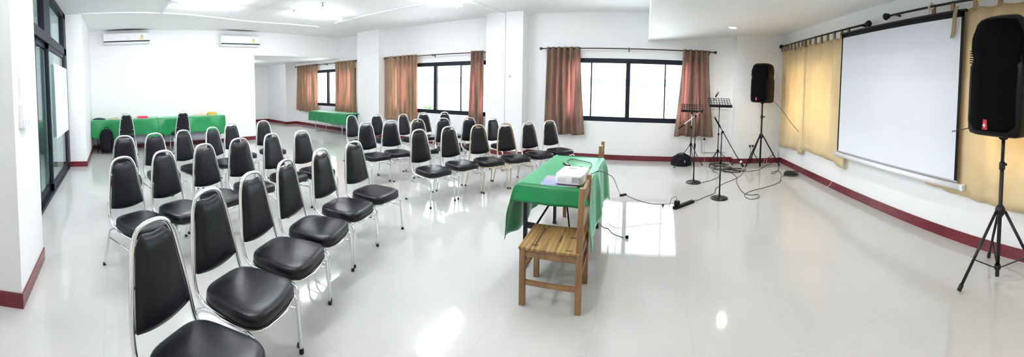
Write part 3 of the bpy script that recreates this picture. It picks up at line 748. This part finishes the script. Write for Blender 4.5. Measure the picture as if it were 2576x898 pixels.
drape('tablecloth', hw + .008, hl + .008, .44, .15, .747, .013, 5, 4, 'green cloth draped over the projector table', (PT[0], PT[1], 0), 0, flare=.22, kf=.22)
# long tables against the air conditioner wall
ZT = .815
for i, (y0, y1) in enumerate([(-.60, 1.05), (1.09, 2.84)]):
    cy = (y0 + y1)/2; hl2 = (y1 - y0)/2
    t = thing('folding_table', ['long table under green cloth beside the pier, with the backpack below', 'long table under green cloth nearer the alcove'][i], 'table', (-8.75, cy, 0))
    MB().box((-.28, -hl2, ZT - .03), (.28, hl2, ZT)).obj('tabletop', M_greypanel, t)
    MB().box((.10, -hl2 + .06, .22), (.12, hl2 - .06, ZT - .03)).obj('modesty_panel', M_greypanel, t)
    for sx in (-.22, .22):
        for sy in (-1, 1): MB().tube([(sx, sy*(hl2 - .12), 0), (sx, sy*(hl2 - .12), ZT - .03)], .013, 8).obj('leg', M_blackmetal, t)
    drape('tablecloth', .285, hl2 + (.01 if i else .01), .43, .01 if i == 0 else .012, ZT + .002, .020, 4, 8 + i, ['green cloth on the long table beside the pier', 'green cloth on the long table nearer the alcove'][i], (-8.75, cy, 0), 0, osm=.02, cells=(36, 90), hem=.11)
# table by the first window
t = thing('folding_table', 'chrome-legged table under green cloth below the window by the alcove', 'table', (-8.75, 6.63, 0))
MB().box((-1.0, -.27, .665), (1.0, .27, .69)).obj('tabletop', M_greypanel, t)
for sx in (-1, 1):
    MB().tube(smooth_path([(sx*.72, -.22, .66), (sx*.72, -.22, .06), (sx*.72, -.17, .012), (sx*.72, .17, .012), (sx*.72, .22, .06), (sx*.72, .22, .66)], 4), .012, 8).obj('leg', M_chrome, t)
drape('tablecloth', 1.01, .28, .03, .33, .692, .010, 3, 15, 'green cloth on the table below the window by the alcove', (-8.75, 6.63, 0), 0, cells=(90, 30))

# things on the projector table
p = thing('projector', 'white projector on the green table', 'projector', (-.562, 2.69, .768), -.04)
m = MB()
def ro(w, l, z, n=40, e=.22):
    return [(w*math.copysign(abs(math.cos(2*PI*i/n))**e, math.cos(2*PI*i/n)), l*math.copysign(abs(math.sin(2*PI*i/n))**e, math.sin(2*PI*i/n)), z) for i in range(n)]
m.rings([ro(.108, .148, 0), ro(.113, .153, .010), ro(.113, .153, .066), ro(.109, .149, .076), ro(.09, .13, .081)]); m.obj('projector_body', M_whiteplastic, p)
m = MB()
for k in range(9): m.box((.03 + k*.008, -.1555, .018), (.034 + k*.008, -.150, .062))
m.obj('vent', M_greyplastic, p)
m = MB()
for k in range(3): m.box((-.085, -.1545, .022 + k*.012), (-.02, -.152, .024 + k*.012))
m.obj('vent', M_greyplastic, p)
MB().lathe([(.034, 0), (.034, .012), (.028, .014), (.026, .006)], 20, (.03, .150, .045), Matrix.Rotation(-PI/2, 3, 'X')).obj('lens', M_black, p)
MB().box((-.05, .03, .080), (.02, .09, .0825)).obj('control_panel', M_greyplastic, p)
each(MB().lathe([(.012, 0), (.012, -.010)], 10, (-.085, -.12, .002)).lathe([(.012, 0), (.012, -.010)], 10, (.085, -.12, .002)).lathe([(.012, 0), (.012, -.010)], 10, (0, .12, .002)), 'foot', M_rubber, p)
bk = thing('magazine', 'glossy magazine lying under the projector', 'magazine', (-.655, 2.665, .7525), .08)
MB().box((-.145, -.14, 0), (.145, .14, .006)).obj('page_block', M_whiteplastic, bk); MB().box((-.147, -.142, .006), (.147, .142, .0072)).obj('cover', M_mag, bk)
rc = thing('remote_control', 'small black remote beside the projector', 'remote', (-.745, 3.24, .754), .6)
MB().box((-.018, -.065, 0), (.018, .065, .016)).obj('remote_body', M_black, rc, bevel=.004)
MB().box((-.01, -.05, .016), (.01, .04, .018)).obj('button_pad', M_greyplastic, rc)

# ------------------------------------------------------------------ wooden chairs
def wood_chair(loc, rz, label):
    # local: faces -x; backrest on +x side; width along y
    c = thing('wooden_chair', label, 'chair', loc, rz, group='plain wooden chairs')
    w2, d2 = .185, .20; s = .040; H = .86; zs = .405
    for y in (-1, 1):
        MB().bar((-d2, y*w2, 0), (-d2, y*w2, zs), s, s).obj('leg', M_wood, c, bevel=.003)
        MB().bar((d2 - .005, y*w2, 0), (d2 - .005, y*w2, zs), s, s*1.05).obj('leg', M_wood, c, bevel=.003)
        MB().bar((d2 - .005, y*w2, zs), (d2 + .008, y*w2, H), s*.95, s).obj('back_post', M_wood, c, bevel=.003)
        MB().bar((-d2, y*w2, .165), (d2, y*w2, .165), .02, .032).obj('stretcher', M_wood, c, bevel=.002)
    MB().bar((-d2, -w2, .24), (-d2, w2, .24), .02, .032).obj('stretcher', M_wood, c)
    MB().bar((d2, -w2, .24), (d2, w2, .24), .02, .032).obj('stretcher', M_wood, c)
    m = MB()
    for y in (-1, 1): m.bar((-d2, y*w2, zs - .03), (d2, y*w2, zs - .03), .022, .045)
    m.bar((-d2, -w2, zs - .03), (-d2, w2, zs - .03), .022, .045).bar((d2, -w2, zs - .03), (d2, w2, zs - .03), .022, .045)
    m.obj('seat_rail', M_wood, c)
    st = MB(); n = 5
    for k in range(n):
        xa = -d2 - .025 + k*(2*d2 + .03)/n
        st.box((xa + .0008, -w2 - .028, zs), (xa + (2*d2 + .03)/n - .0008, w2 + .028, zs + .016))
    so = st.obj('seat', M_seatwood, c, bevel=.0015)
    kn = MB()
    kn.box((-.125, -.17, zs + .0158), (-.112, .15, zs + .0168)).box((-.145, -.155, zs + .0158), (-.10, -.145, zs + .0168))
    kn.box((.03, -.06, zs + .0158), (.042, .03, zs + .0168)).box((.10, -.18, zs + .0158), (.15, -.17, zs + .0168)).box((.10, .02, zs + .0158), (.16, .032, zs + .0168))
    each(kn, 'knot_mark', M_knot, so)
    for z0, hh in ((.74, .085), (.58, .05)):
        MB().grid  # rails between the posts
        m = MB().box((d2 - .006, -w2 + .02, z0), (d2 + .018, w2 - .02, z0 + hh)); m.obj('back_rail', M_wood, c, bevel=.003)
    return c
wood_chair((-.605, 2.355, 0), .045, 'wooden chair at the near end of the projector table')
wood_chair((-.700, 4.02, 0), .05, 'wooden chair behind the far end of the projector table')

# ------------------------------------------------------------------ speakers
def speaker(loc, rz, label, s=1.):
    # local: front faces -y
    c = thing('loudspeaker', label, 'loudspeaker', loc, rz, group='black loudspeakers on tripods')
    W, D, H = .215*s, .36*s, .80*s
    def ol(k, z, yb=0):
        wz = 1 - .03*abs(z/H - .4)
        pts = [(-W, 0), (-W*.96, -.025*s), (-W*.6, -.05*s), (0, -.062*s), (W*.6, -.05*s), (W*.96, -.025*s), (W, 0), (W*.98, D*.35), (W*.72, D*.85), (W*.5, D), (-W*.5, D), (-W*.72, D*.85), (-W*.98, D*.35)]
        return [(x*k*wz, (y - .12*s)*k + .12*s*0 + .0, z) for x, y in pts]
    m = MB(); m.rings([ol(.78, 0), ol(.93, .012*s), ol(.98, .04*s), ol(1, .10*s), ol(1, H*.42), ol(.995, H*.58), ol(.92, H*.62), ol(.91, H*.72), ol(.955, H*.76), ol(.94, H*.86), ol(.87, H*.94), ol(.76, H*.98), ol(.62, H)])
    cab = m.obj('cabinet', M_black, c)
    g = MB()
    def gf(u, v):
        zz = H*(.045 + .90*v); k = min(1, 1 - .30*(max(0, v - .84)/.16)**1.6 - .18*max(0, .06 - v)/.06)
        x = W*.965*(2*u - 1)*k
        side_notch = .10*math.exp(-((v - .66)/.05)**2)
        x *= 1 - side_notch
        return (x, -.12*s - .062*s - .012*s + .060*s*abs(2*u - 1)**2.4, zz)
    g.grid(gf, 14, 30); g.obj('front_grille', M_grille, c, solid=.006)
    # side handles (dark recesses with ribs)
    for sx in (-1, 1):
        h = MB().box((sx*(W*.985), -.10*s, H*.60), (sx*(W*1.02), .06*s, H*.74))
        ho = h.obj('handle', M_rubber, c, bevel=.01)
        r = MB()
        for k in range(6): r.box((sx*W*1.01, -.13*s, H*(.61 + .02*k)), (sx*W*1.05, -.095*s, H*(.618 + .02*k)))
        r.obj('handle_rib', M_rubber, ho)
    bd = MB().prism([(-.022*s, 0), (.022*s, 0), (.014*s, .065*s), (-.014*s, .065*s)], 0, .006, lambda u, v, t: (u - .02*s, -.195*s - t + .004, .045*s + v)).obj('badge', M_red, c)
    MB().box((-.032*s, -.2005*s - .004, .070*s), (-.008*s, -.199*s, .075*s)).box((-.022*s, -.2005*s - .004, .058*s), (-.018*s, -.199*s, .088*s)).obj('badge_mark', M_whiteplastic, bd)
    MB().lathe([(.03*s, 0), (.034*s, -.02*s), (.024*s, -.03*s)], 14, (0, 0, .002)).obj('pole_socket', M_black, c)
    return c
def tripod(loc, hub, top, R, angs, label, foot=.0):
    c = thing('speaker_stand', label, 'tripod stand', loc, group='black tripod speaker stands')
    MB().tube([(0, 0, .03), (0, 0, hub + .42)], .019, 12).obj('lower_pole', M_blackmetal, c)
    MB().tube([(0, 0, hub + .36), (0, 0, top)], .0165, 12).obj('upper_pole', M_blackmetal, c)
    MB().lathe([(.026, 0), (.028, .01), (.028, .06), (.02, .07)], 14, (0, 0, hub + .36)).tube([(0, 0, hub + .40), (.055, 0, hub + .40)], .008, 6).lathe([(.02, 0), (.02, .02)], 8, (.05, 0, hub + .39)).obj('clamp', M_blackmetal, c)
    MB().lathe([(.026, hub - .05), (.045, hub - .02), (.045, hub + .02), (.026, hub + .05)], 12).obj('hub', M_blackmetal, c)
    MB().lathe([(.028, .09), (.03, .10), (.028, .13)], 12).obj('lower_collar', M_blackmetal, c)
    for a in angs:
        dx, dy = math.cos(a), math.sin(a)
        p0 = Vector((dx*.045, dy*.045, hub)); p1 = Vector((dx*R, dy*R, .018))
        l = MB().tube([p0, p1], .0135, 10).obj('leg', M_blackmetal, c)
        MB().tube([p1 + (p0 - p1).normalized()*.05, p1], .019, 10).obj('foot_cap', M_rubber, l)
        q = p0.lerp(p1, .62)
        MB().bar((dx*.026, dy*.026, .11), q, .014, .008).obj('brace', M_blackmetal, l)
        MB().bar(p0 + Vector((0, 0, .0)), Vector((0, 0, hub)), .03, .03).obj('joint', M_blackmetal, l)
    return c
tripod((2.39, 6.52, 0), .66, 1.37, .46, [math.radians(a) for a in (207, 5, 100)], 'black tripod stand in the corner under the far speaker')
speaker((2.39, 6.52, 1.35), math.radians(-56), 'black loudspeaker in the corner beside the yellow curtain')
tripod((2.60, 1.42, 0), .60, 1.275, .40, [math.radians(a) for a in (160, 42, 285)], 'black tripod stand in front of the maroon baseboard at the screen')
speaker((2.60, 1.42, 1.26), math.radians(-95), 'large black loudspeaker in front of the curtain beside the screen', 1.28)

# ------------------------------------------------------------------ music stands and microphone stands
def music_stand(loc, hub, top, R, angs, dw, dh, tilt, rz, label, zc_):
    c = thing('music_stand', label, 'music stand', loc, group='black music stands')
    MB().tube([(0, 0, .10), (0, 0, hub + .35)], .011, 10).obj('lower_pole', M_blackmetal, c)
    MB().tube([(0, 0, hub + .3), (0, 0, top)], .008, 10).obj('upper_pole', M_chrome if top < 1.2 else M_blackmetal, c)
    MB().lathe([(.016, 0), (.018, .03), (.012, .05)], 12, (0, 0, hub + .33)).tube([(0, 0, hub + .35), (.045, 0, hub + .35)], .006, 6).obj('clamp', M_black, c)
    MB().lathe([(.016, hub - .03), (.026, hub - .01), (.026, hub + .02), (.014, hub + .04)], 12).obj('hub', M_black, c)
    for a in angs:
        dx, dy = math.cos(a), math.sin(a)
        l = MB().tube([(dx*.02, dy*.02, hub), (dx*R, dy*R, .012)], .007, 8).obj('leg', M_blackmetal, c)
        MB().tube([(dx*R*.94, dy*R*.94, .035), (dx*R, dy*R, .012)], .012, 8).obj('foot_cap', M_rubber, l)
        MB().bar((dx*.012, dy*.012, .12), (dx*R*.52, dy*R*.52, hub*.5), .008, .004).obj('brace', M_blackmetal, l)
    rot = Matrix.Rotation(rz, 3, 'Z') @ Matrix.Rotation(-tilt, 3, 'X')
    o = Vector((0, 0, zc_))
    m = MB()
    def P(x, z, y=0): return o + rot @ Vector((x, y, z))
    hw_, hh_ = dw/2, dh/2
    def plate(x0, x1, z0, z1):
        vs = [m.bm.verts.new(P(x, z, y)) for y in (-.0015, .0015) for x, z in ((x0, z0), (x1, z0), (x1, z1), (x0, z1))]
        for f in [(0,1,2,3),(7,6,5,4),(0,4,5,1),(1,5,6,2),(2,6,7,3),(3,7,4,0)]: m.bm.faces.new([vs[i] for i in f])
    nc, nr = 8, 4; bw = .013
    for k in range(nr + 1): z = -hh_ + k*(2*hh_ - bw)/nr; plate(-hw_, hw_, z, z + bw)
    for k in range(nc + 1): x = -hw_ + k*(2*hw_ - bw)/nc; plate(x, x + bw, -hh_, hh_)
    d_ = m.obj('desk', M_blackmetal, c)
    m2 = MB(); a = [P(x, z, y) for x in (-hw_, hw_) for z, y in ((-hh_, 0), (-hh_ - .004, 0), (-hh_ - .004, -.05), (-hh_, -.05), (-hh_ + .012, -.05))]
    m2.bar(P(-hw_, -hh_, -.028), P(hw_, -hh_, -.028), .055, .006, up=rot @ Vector((0, 0, 1))); m2.bar(P(-hw_, -hh_ + .008, -.055), P(hw_, -hh_ + .008, -.055), .004, .022, up=rot @ Vector((0, 0, 1)))
    m2.obj('lip', M_blackmetal, d_)
    MB().tube([(0, 0, top - .06), o + rot @ Vector((0, .02, -.01))], .012, 8).obj('tilt_joint', M_black, c)
    return c
music_stand((.955, 6.62, 0), .46, 1.13, .34, [math.radians(a) for a in (192, 35, 275)], .42, .19, math.radians(38), math.radians(-6), 'low black music stand in front of the brown curtain', 1.19)
music_stand((1.56, 6.84, 0), .30, 1.24, .33, [math.radians(a) for a in (108, 228, 345)], .47, .34, math.radians(58), math.radians(-2), 'taller black music stand holding a microphone', 1.31)
def mic_stand(loc, H, a, bb_, label):
    c = thing('microphone_stand', label, 'microphone stand', loc, group='round-base boom stands')
    MB().lathe([(.128, 0), (.128, .008), (.115, .016), (.05, .026), (.018, .034), (.016, .06)], 36).obj('round_base', M_blackmetal, c)
    MB().tube([(0, 0, .03), (0, 0, H*.55)], .0115, 10).obj('lower_tube', M_blackmetal, c)
    MB().tube([(0, 0, H*.53), (0, 0, H)], .008, 10).obj('upper_tube', M_blackmetal, c)
    MB().lathe([(.016, 0), (.017, .07), (.012, .08)], 12, (0, 0, H*.52)).obj('clutch', M_black, c)
    L = Vector(loc); A = Vector(a) - L; B = Vector(bb_) - L
    MB().tube([A, B], .0065, 8).obj('boom_arm', M_blackmetal if H < 1 else M_chrome, c)
    t_ = (Vector((0, 0, H)) - A).dot(B - A)/(B - A).length_squared; q = A.lerp(B, t_)
    MB().tube([(0, 0, H - .02), q], .014, 8).tube([q + Vector((0, -.03, 0)), q + Vector((0, .03, 0))], .014, 8).obj('swivel_clamp', M_black, c)
    MB().tube([A, A.lerp(B, .22)], .012, 8).obj('counterweight', M_black, c)
    MB().tube([B - (B - A).normalized()*.06, B], .010, 8).obj('clip_joint', M_black, c)
    return c
mic_stand((1.115, 4.68, 0), .96, (1.0, 4.66, 1.17), (1.40, 4.68, .53), 'black boom microphone stand on a round base, nearer the power strip')
mic_stand((.864, 5.53, 0), 1.12, (.583, 5.53, .90), (.985, 5.53, 1.228), 'black boom microphone stand on a round base, in front of the brown curtain')
def mic(loc, d, label):
    c = thing('microphone', label, 'microphone', loc, group='handheld microphones')
    d = Vector(d).normalized(); q = Vector((0, 0, 1)).rotation_difference(d); Mx = q.to_matrix()
    MB().lathe([(.010, 0), (.012, .01), (.016, .11), (.018, .13)], 16, (0, 0, 0), Mx).obj('handle', M_black, c)
    MB().lathe([(.018, .13), (.025, .135), (.026, .15), (.026, .165), (.021, .182), (.008, .192)], 16, (0, 0, 0), Mx).obj('mic_head', M_knob, c)
    MB().lathe([(.0135, .03), (.0175, .035), (.0185, .055), (.0145, .06)], 16, (0, 0, 0), Mx).obj('mic_ring', M_whiteplastic, c)
    return c
mic((1.395, 4.68, .57), (.085, -.01, -.17), 'microphone hanging low from the boom over the cables')
mic((1.42, 6.74, 1.375), (.075, -.06, .17), 'microphone propped on the taller music stand')
# bag on floor below low music stand
m = MB()
def bagf(u, v):
    a = 2*PI*u; r = 1 + .10*math.sin(3*a) + .06*math.sin(5*a + 1)
    zz = .21*math.sin(v*PI/2)**.7 * (1 + .1*math.sin(2*a + .5)); k = math.cos(v*PI/2)**.45
    return (.20*r*k*math.cos(a), .13*r*k*math.sin(a), max(.001, zz))
m.grid(bagf, 32, 12, close_u=True); 
bg_ = thing('bag', 'soft black bag on the floor below the low music stand', 'bag', (.80, 6.84, 0))
m.obj('bag_body', M_bag, bg_); MB().tube(smooth_path([(-.12, 0, .16), (-.08, -.03, .24), (.06, -.03, .25), (.12, 0, .17)], 5), .010, 6).obj('strap', M_bag, bg_)
MB().box((.05, -.135, .08), (.065, -.125, .13)).obj('tag', M_whiteplastic, bg_)

# ------------------------------------------------------------------ cables and power strip
def cable(pts, label, r=.0045, m=None, name='cable', z=None, cat='cable', grp='black cables on the floor', k=6):
    z = r if z is None else z
    P = [(p[0], p[1], p[2] if len(p) > 2 else z) for p in pts]
    Q = [Vector((q.x, q.y, max(q.z, r*.9))) for q in smooth_path(P, k)]
    o = MB().tube(Q, r, 6).obj(name, m or M_cable)
    return tag(o, label, cat, grp)
cable([(-.45, 2.76, .80), (-.42, 2.86, .79), (-.375, 2.95, .79), (-.33, 3.25, .69), (-.30, 3.6, .55), (-.285, 4.2, .24), (-.27, 4.78, .008), (-.04, 4.58), (.15, 4.46), (.33, 4.46), (.44, 4.42, .03)], 'black projector power cable running from the table to the power strip', .0036)
ad = MB().bar((-.30, 4.74, .012), (-.22, 4.81, .012), .035, .022).obj('power_adapter', M_black, bevel=.004); tag(ad, 'small black lump on the projector cable', 'adapter')
cable([(-.74, 3.29, .762), (-.775, 3.42, .76), (-.75, 3.53, .76), (-.65, 3.47, .76), (-.53, 3.39, .76), (-.50, 3.25, .76), (-.51, 3.0, .765), (-.52, 2.86, .80)], 'thin black cable looping on the green cloth behind the projector', .004, grp=None)
cable([(-.95, 3.69, .757), (-.80, 3.70, .757), (-.60, 3.71, .757), (-.45, 3.705, .757)], 'thin black cable along the far edge of the green cloth', .004, grp=None)
st = thing('power_strip', 'black power strip on the floor with an adapter plugged in', 'power strip', (.57, 4.405, 0), math.atan2(.29, .30))
MB().box((-.20, -.028, 0), (.20, .028, .032)).obj('strip_body', M_black, st, bevel=.005)
m = MB()
for k in range(5): m.lathe([(.017, .032), (.019, .035), (.014, .035)], 14, (-.14 + k*.07, 0, 0))
m.obj('outlet_ring', M_rubber, st)
MB().box((-.165, -.03, .033), (-.115, .03, .10)).obj('plug', M_black, st, bevel=.004)
MB().tube(smooth_path([(-.14, 0, .10), (-.15, .02, .15), (-.19, .05, .13), (-.20, .07, .06), (-.20, .09, .008)], 5), .003, 5).obj('plug_lead', M_cable, st)
cable([(.71, 4.545, .02), (.80, 4.62), (.91, 4.74), (1.1, 4.93), (1.17, 5.16), (1.39, 5.46), (1.6, 5.67), (1.84, 5.99), (2.0, 6.39)], 'black cable from the power strip past the round base to the corner')
cable([(1.01, 5.52), (1.22, 5.68), (1.39, 5.92), (1.41, 6.18), (1.35, 6.31), (1.44, 6.48), (1.69, 6.56), (1.86, 6.51)], 'black cable winding between the two round bases')
cable([(1.62, 6.9), (1.7, 5.94), (1.59, 5.44), (1.54, 4.92), (1.61, 4.76), (1.73, 4.76), (1.7, 4.63), (1.57, 4.56), (1.51, 4.66), (1.54, 4.8), (1.67, 4.94), (1.95, 5.09), (2.19, 5.23), (2.37, 5.4), (2.51, 5.68), (2.66, 5.80)], 'long black cable with a loop on the open floor')
cable([(2.86, 6.67, .3), (2.80, 6.5), (2.67, 6.21), (2.45, 5.95), (2.48, 6.08), (2.66, 6.14), (2.57, 5.8)], 'black cable curling beside the coiled lead')
cable([(2.82, 6.9), (2.62, 6.72), (2.32, 6.35), (2.09, 6.24), (1.9, 6.26)], 'black cable under the far speaker stand')
cable([(2.30, 6.90, .36), (2.28, 6.85, .2), (2.20, 6.75, .02), (2.05, 6.55), (2.0, 6.4)], 'black lead from the corner socket to the cable tangle')
rnd = random.Random(11)
for i, lb in enumerate(['dense cable loops near the hanging microphone', 'loose cable loops behind the boom stand', 'cable loops under the taller music stand', 'small cable loops beside the hanging microphone']):
    cx, cy, R0 = [(1.72, 6.30, .22), (1.62, 6.55, .26), (1.60, 6.88, .20), (1.88, 6.38, .16)][i]; pts = []
    for k in range(26):
        a = k*.95 + rnd.uniform(-.3, .3); r_ = R0*rnd.uniform(.45, 1.05)
        pts.append((cx + r_*math.cos(a)*1.1, cy + r_*math.sin(a)*.8, .005 + .003*(k % 5)))
    cable(pts, 'black ' + lb, .0042, k=4)
pts = []
for k in range(70):
    a = k*2*PI/12; r_ = .125 + .02*math.sin(k*1.7)
    pts.append((2.77 + r_*math.cos(a) + .01*math.sin(k), 5.79 + r_*math.sin(a)*.95, .006 + .0008*k))
cable(pts, 'coiled black lead lying by the maroon baseboard', .006, name='cable_coil', k=3)
cable([(-.46, 3.72), (-.40, 3.62), (-.35, 3.60), (-.30, 3.5), (-.25, 3.45), (-.17, 3.40)], 'thin black lead with a plug beside the table legs', .003)
pl = MB().lathe([(.008, 0), (.016, .01), (.016, .03), (.006, .035)], 10, (-.15, 3.39, .016), Matrix.Rotation(PI/2, 3, 'Y')).obj('plug', M_black); tag(pl, 'small black plug on the floor right of the projector table', 'plug')
cable([(-.38, 3.75), (-.30, 3.66), (-.22, 3.64), (-.1, 3.70), (.1, 3.78), (.25, 3.80)], 'faint grey lead on the floor reflection by the table', .0015, M_cablewhite)
pl = MB().lathe([(.008, 0), (.014, .01), (.014, .03), (.006, .035)], 10, (.29, 4.40, .014), Matrix.Rotation(PI/2, 3, 'X')).obj('plug', M_black); tag(pl, 'small black plug on the floor left of the power strip', 'plug')
cable([(2.62, 6.62, 1.44), (2.75, 6.4, 1.25), (2.86, 6.1, .98), (2.90, 5.82, .83)], 'black speaker lead drooping in front of the far yellow curtains', .005, grp=None)
cable([(2.66, 1.62, 1.36), (2.78, 1.85, 1.30), (2.86, 2.1, 1.24), (2.87, 2.2, 1.22)], 'black speaker lead from the near speaker to the screen edge', .005, grp=None)
for i, x in enumerate((2.60, 2.66)):
    cable([(x, 6.68, 1.42), (x + .03, 6.86, 1.1), (x - .02, 6.90, .7), (x + .02, 6.88, .3), (x, 6.84, .03)], ['pale blue lead hanging behind the far speaker', 'second pale lead hanging behind the far speaker'][i], .0035, M_cablewhite, grp=None)
cable([(1.30, 7.02, .57), (1.31, 7.02, .52), (1.31, 7.05, .3), (1.25, 6.6, .02), (1.22, 6.1), (1.12, 5.7)], 'thin grey cord trailing from the right brown curtain to the round base', .003, M_greyplastic, grp=None)
cable([(3.01, 4.72, .12), (2.99, 4.76, .05), (2.95, 4.80, .006), (2.98, 4.85, .004)], 'short white lead at the maroon baseboard below the screen', .003, M_cablewhite, grp=None)
cp = MB().lathe([(.02, 0), (.024, .02), (.008, .05)], 8, (1.30, 7.03, .50)).obj('curtain_weight', M_black); tag(cp, 'small dark plug hanging below the right brown curtain', 'plug')

# ------------------------------------------------------------------ air conditioners
def ac(y0, y1, z0, z1, label):
    c = thing('air_conditioner', label, 'air conditioner', (XB, (y0 + y1)/2, z0), group='white split air conditioners')
    L = (y1 - y0)/2; H = z1 - z0
    prof = [(0, 0), (.13, .0), (.185, .03), (.205, .08), (.205, H - .05), (.18, H - .012), (.13, H), (0, H)]
    m = MB(); m.rings([[(x, y, z) for x, z in prof] for y in (-L, L)]); 
    for f in m.bm.faces: f.smooth = False
    m.obj('casing', M_whiteplastic, c, bevel=.006)
    MB().box((.195, -L + .003, .050), (.2105, L - .003, .076)).obj('louvre_slot', M_black, c)
    MB().box((.10, -L + .02, .004), (.17, L - .02, .03)).obj('flap', M_whiteplastic, c)
    MB().box((.02, -L + .05, H), (.13, L - .05, H + .003)).obj('top_grille', M_darkgrille, c)
    MB().box((.205, .02, .115), (.2065, .08, .125)).obj('logo', M_greyplastic, c)
    # energy label: yellow tag with arched top
    pl = [(-.038, 0), (.038, 0), (.038, .07), (.03, .10), (.013, .115), (-.013, .115), (-.03, .10), (-.038, .07)]
    s = MB().prism(pl, 0, .002, lambda u, v, t: (.2055 + t, L*.66 + u, .105 + v)).obj('energy_label', M_yellow, c)
    MB().box((.2076, L*.66 - .05, .100), (.2085, L*.66 + .05, .112)).obj('label_band', M_greyplastic, s)
    MB().prism([(-.028, .065), (.028, .065), (.02, .10), (-.02, .10)], .2076, .2085, lambda u, v, t: (t, L*.66 + u, .105 + v)).obj('label_dial', M_greyplastic, s)
ac(-.24, .975, 2.78, 3.09, 'white split air conditioner nearer the glass door')
ac(2.93, 4.10, 2.705, 3.02, 'white split air conditioner nearer the alcove')

# ------------------------------------------------------------------ things on and under the long green tables
def lump(name, loc, rx, ry, rz_, m, label, cat, seed, extra=None):
    rz_ *= .75
    r = random.Random(seed); ph = [r.uniform(0, 6) for _ in range(3)]
    s = MB()
    def f(u, v):
        a = 2*PI*u; k = math.cos(v*PI/2)**.5; w_ = 1 + .15*math.sin(3*a + ph[0]) + .1*math.sin(5*a + ph[1])
        return (rx*k*w_*math.cos(a), ry*k*w_*math.sin(a), max(.0, rz_*math.sin(v*PI/2)*(1 + .25*math.sin(2*a + ph[2]))))
    s.grid(f, 22, 8, close_u=True)
    t_ = thing(name, label, cat, loc)
    s.obj('folded_cloth', m, t_)
    if extra: extra(t_)
    return t_
zt = ZT + .009
lump('scarf', (-8.75, .70, zt), .12, .15, .055, M_pinkcloth, 'crumpled pink cloth on the long green table', 'cloth', 1)
lump('cap', (-8.75, .55, zt), .08, .09, .03, M_tan, 'small pale bundle beside the pink cloth', 'bundle', 6)
lump('jacket', (-8.72, -.42, zt), .14, .17, .05, M_darkcloth, 'dark folded jacket at the pier end of the green table', 'clothing', 2)
lump('paper_bundle', (-8.78, -.02, zt), .10, .16, .04, M_tan, 'beige bundle of papers on the green table beside the dark jacket', 'papers', 3)
lump('headscarf', (-8.80, 2.25, zt), .09, .17, .055, M_tan, 'rumpled beige bundle on the alcove end of the green table', 'bundle', 4)
lump('tote_bag', (-8.80, 2.58, zt), .09, .15, .085, M_yellow2 if False else mat('mustard_cloth', (.55, .36, .05), .8), 'mustard yellow bundle on the alcove end of the green table', 'bundle', 5)
bp_ = thing('backpack', 'dark backpack leaning against the long green table', 'backpack', (-8.33, -.24, 0), 0)
def bpf(u, v):
    a = 2*PI*u; k = (1 - abs(2*v - 1)**4)**.5 if 0 < v < 1 else 0
    x = .12*math.copysign(abs(math.cos(a))**.7, math.cos(a))*k; y = .19*math.copysign(abs(math.sin(a))**.7, math.sin(a))*k*(1 - .15*v)
    return (x, y, .02 + .60*v)
s = MB(); s.grid(bpf, 28, 18, close_u=True); s.obj('main_compartment', M_bag, bp_)
s = MB(); s.grid(lambda u, v: (.10 + .05*math.sin(PI*v)**.5*math.cos(2*PI*u), .12*math.sin(2*PI*u)*math.sin(PI*v)**.4, .06 + .26*v), 20, 10, close_u=True); s.obj('front_pocket', M_bag, bp_)
MB().tube(smooth_path([(.02, -.05, .60), (.02, -.03, .66), (.02, .03, .66), (.02, .05, .60)], 5), .009, 6).obj('grab_handle', M_bag, bp_)
MB().tube(smooth_path([(.09, -.12, .55), (.15, -.14, .40), (.13, -.13, .2), (.10, -.1, .02)], 5), .012, 6).tube(smooth_path([(.09, .12, .55), (.14, .15, .40), (.13, .14, .2), (.10, .12, .02)], 5), .012, 6).obj('shoulder_strap', M_bag, bp_)

# ------------------------------------------------------------------ camera
yaw, pitch, roll, fx_, fy_, cy_ = -0.3920403464213471, -0.045833262179432926, -0.014150889396479656, 847.7971081527897, 847.6123857308174, 257.48542537045194
HC = 1.5239414430987337
cam = bpy.data.cameras.new('camera'); co = bpy.data.objects.new('camera', cam); COL.objects.link(co); sc.camera = co
cam.type = 'PANO'; cam.panorama_type = 'CENTRAL_CYLINDRICAL'
W_, H_ = 2576, 898
cam.central_cylindrical_range_u_min = -1288/fx_; cam.central_cylindrical_range_u_max = 1288/fx_
cam.central_cylindrical_range_v_min = (cy_ - H_)/fy_; cam.central_cylindrical_range_v_max = cy_/fy_
cam.central_cylindrical_radius = 1.0
cam.clip_start = .02; cam.clip_end = 500
cp_, sp_ = math.cos(pitch), math.sin(pitch); cr_, sr_ = math.cos(roll), math.sin(roll)
Pm = Matrix(((1, 0, 0), (0, cp_, -sp_), (0, sp_, cp_))); Rm = Matrix(((cr_, 0, sr_), (0, 1, 0), (-sr_, 0, cr_)))
c_, s_ = math.cos(yaw), math.sin(yaw); Ym = Matrix(((c_, s_, 0), (-s_, c_, 0), (0, 0, 1)))
Wm = Ym @ Pm @ Rm
r_, f_, u_ = Wm.col[0], Wm.col[1], Wm.col[2]
co.matrix_world = Matrix(((r_[0], u_[0], -f_[0], 0), (r_[1], u_[1], -f_[1], 0), (r_[2], u_[2], -f_[2], HC), (0, 0, 0, 1)))

sc.view_settings.view_transform = 'Standard'; sc.view_settings.look = 'None'
sc.view_settings.exposure = 2.2; sc.view_settings.gamma = 1.0
sc.cycles.use_denoising = True; sc.cycles.use_adaptive_sampling = True; sc.cycles.adaptive_threshold = .025
sc.cycles.diffuse_bounces = 6; sc.cycles.glossy_bounces = 4; sc.cycles.max_bounces = 10; sc.cycles.transparent_max_bounces = 12
sc.cycles.sample_clamp_indirect = 8
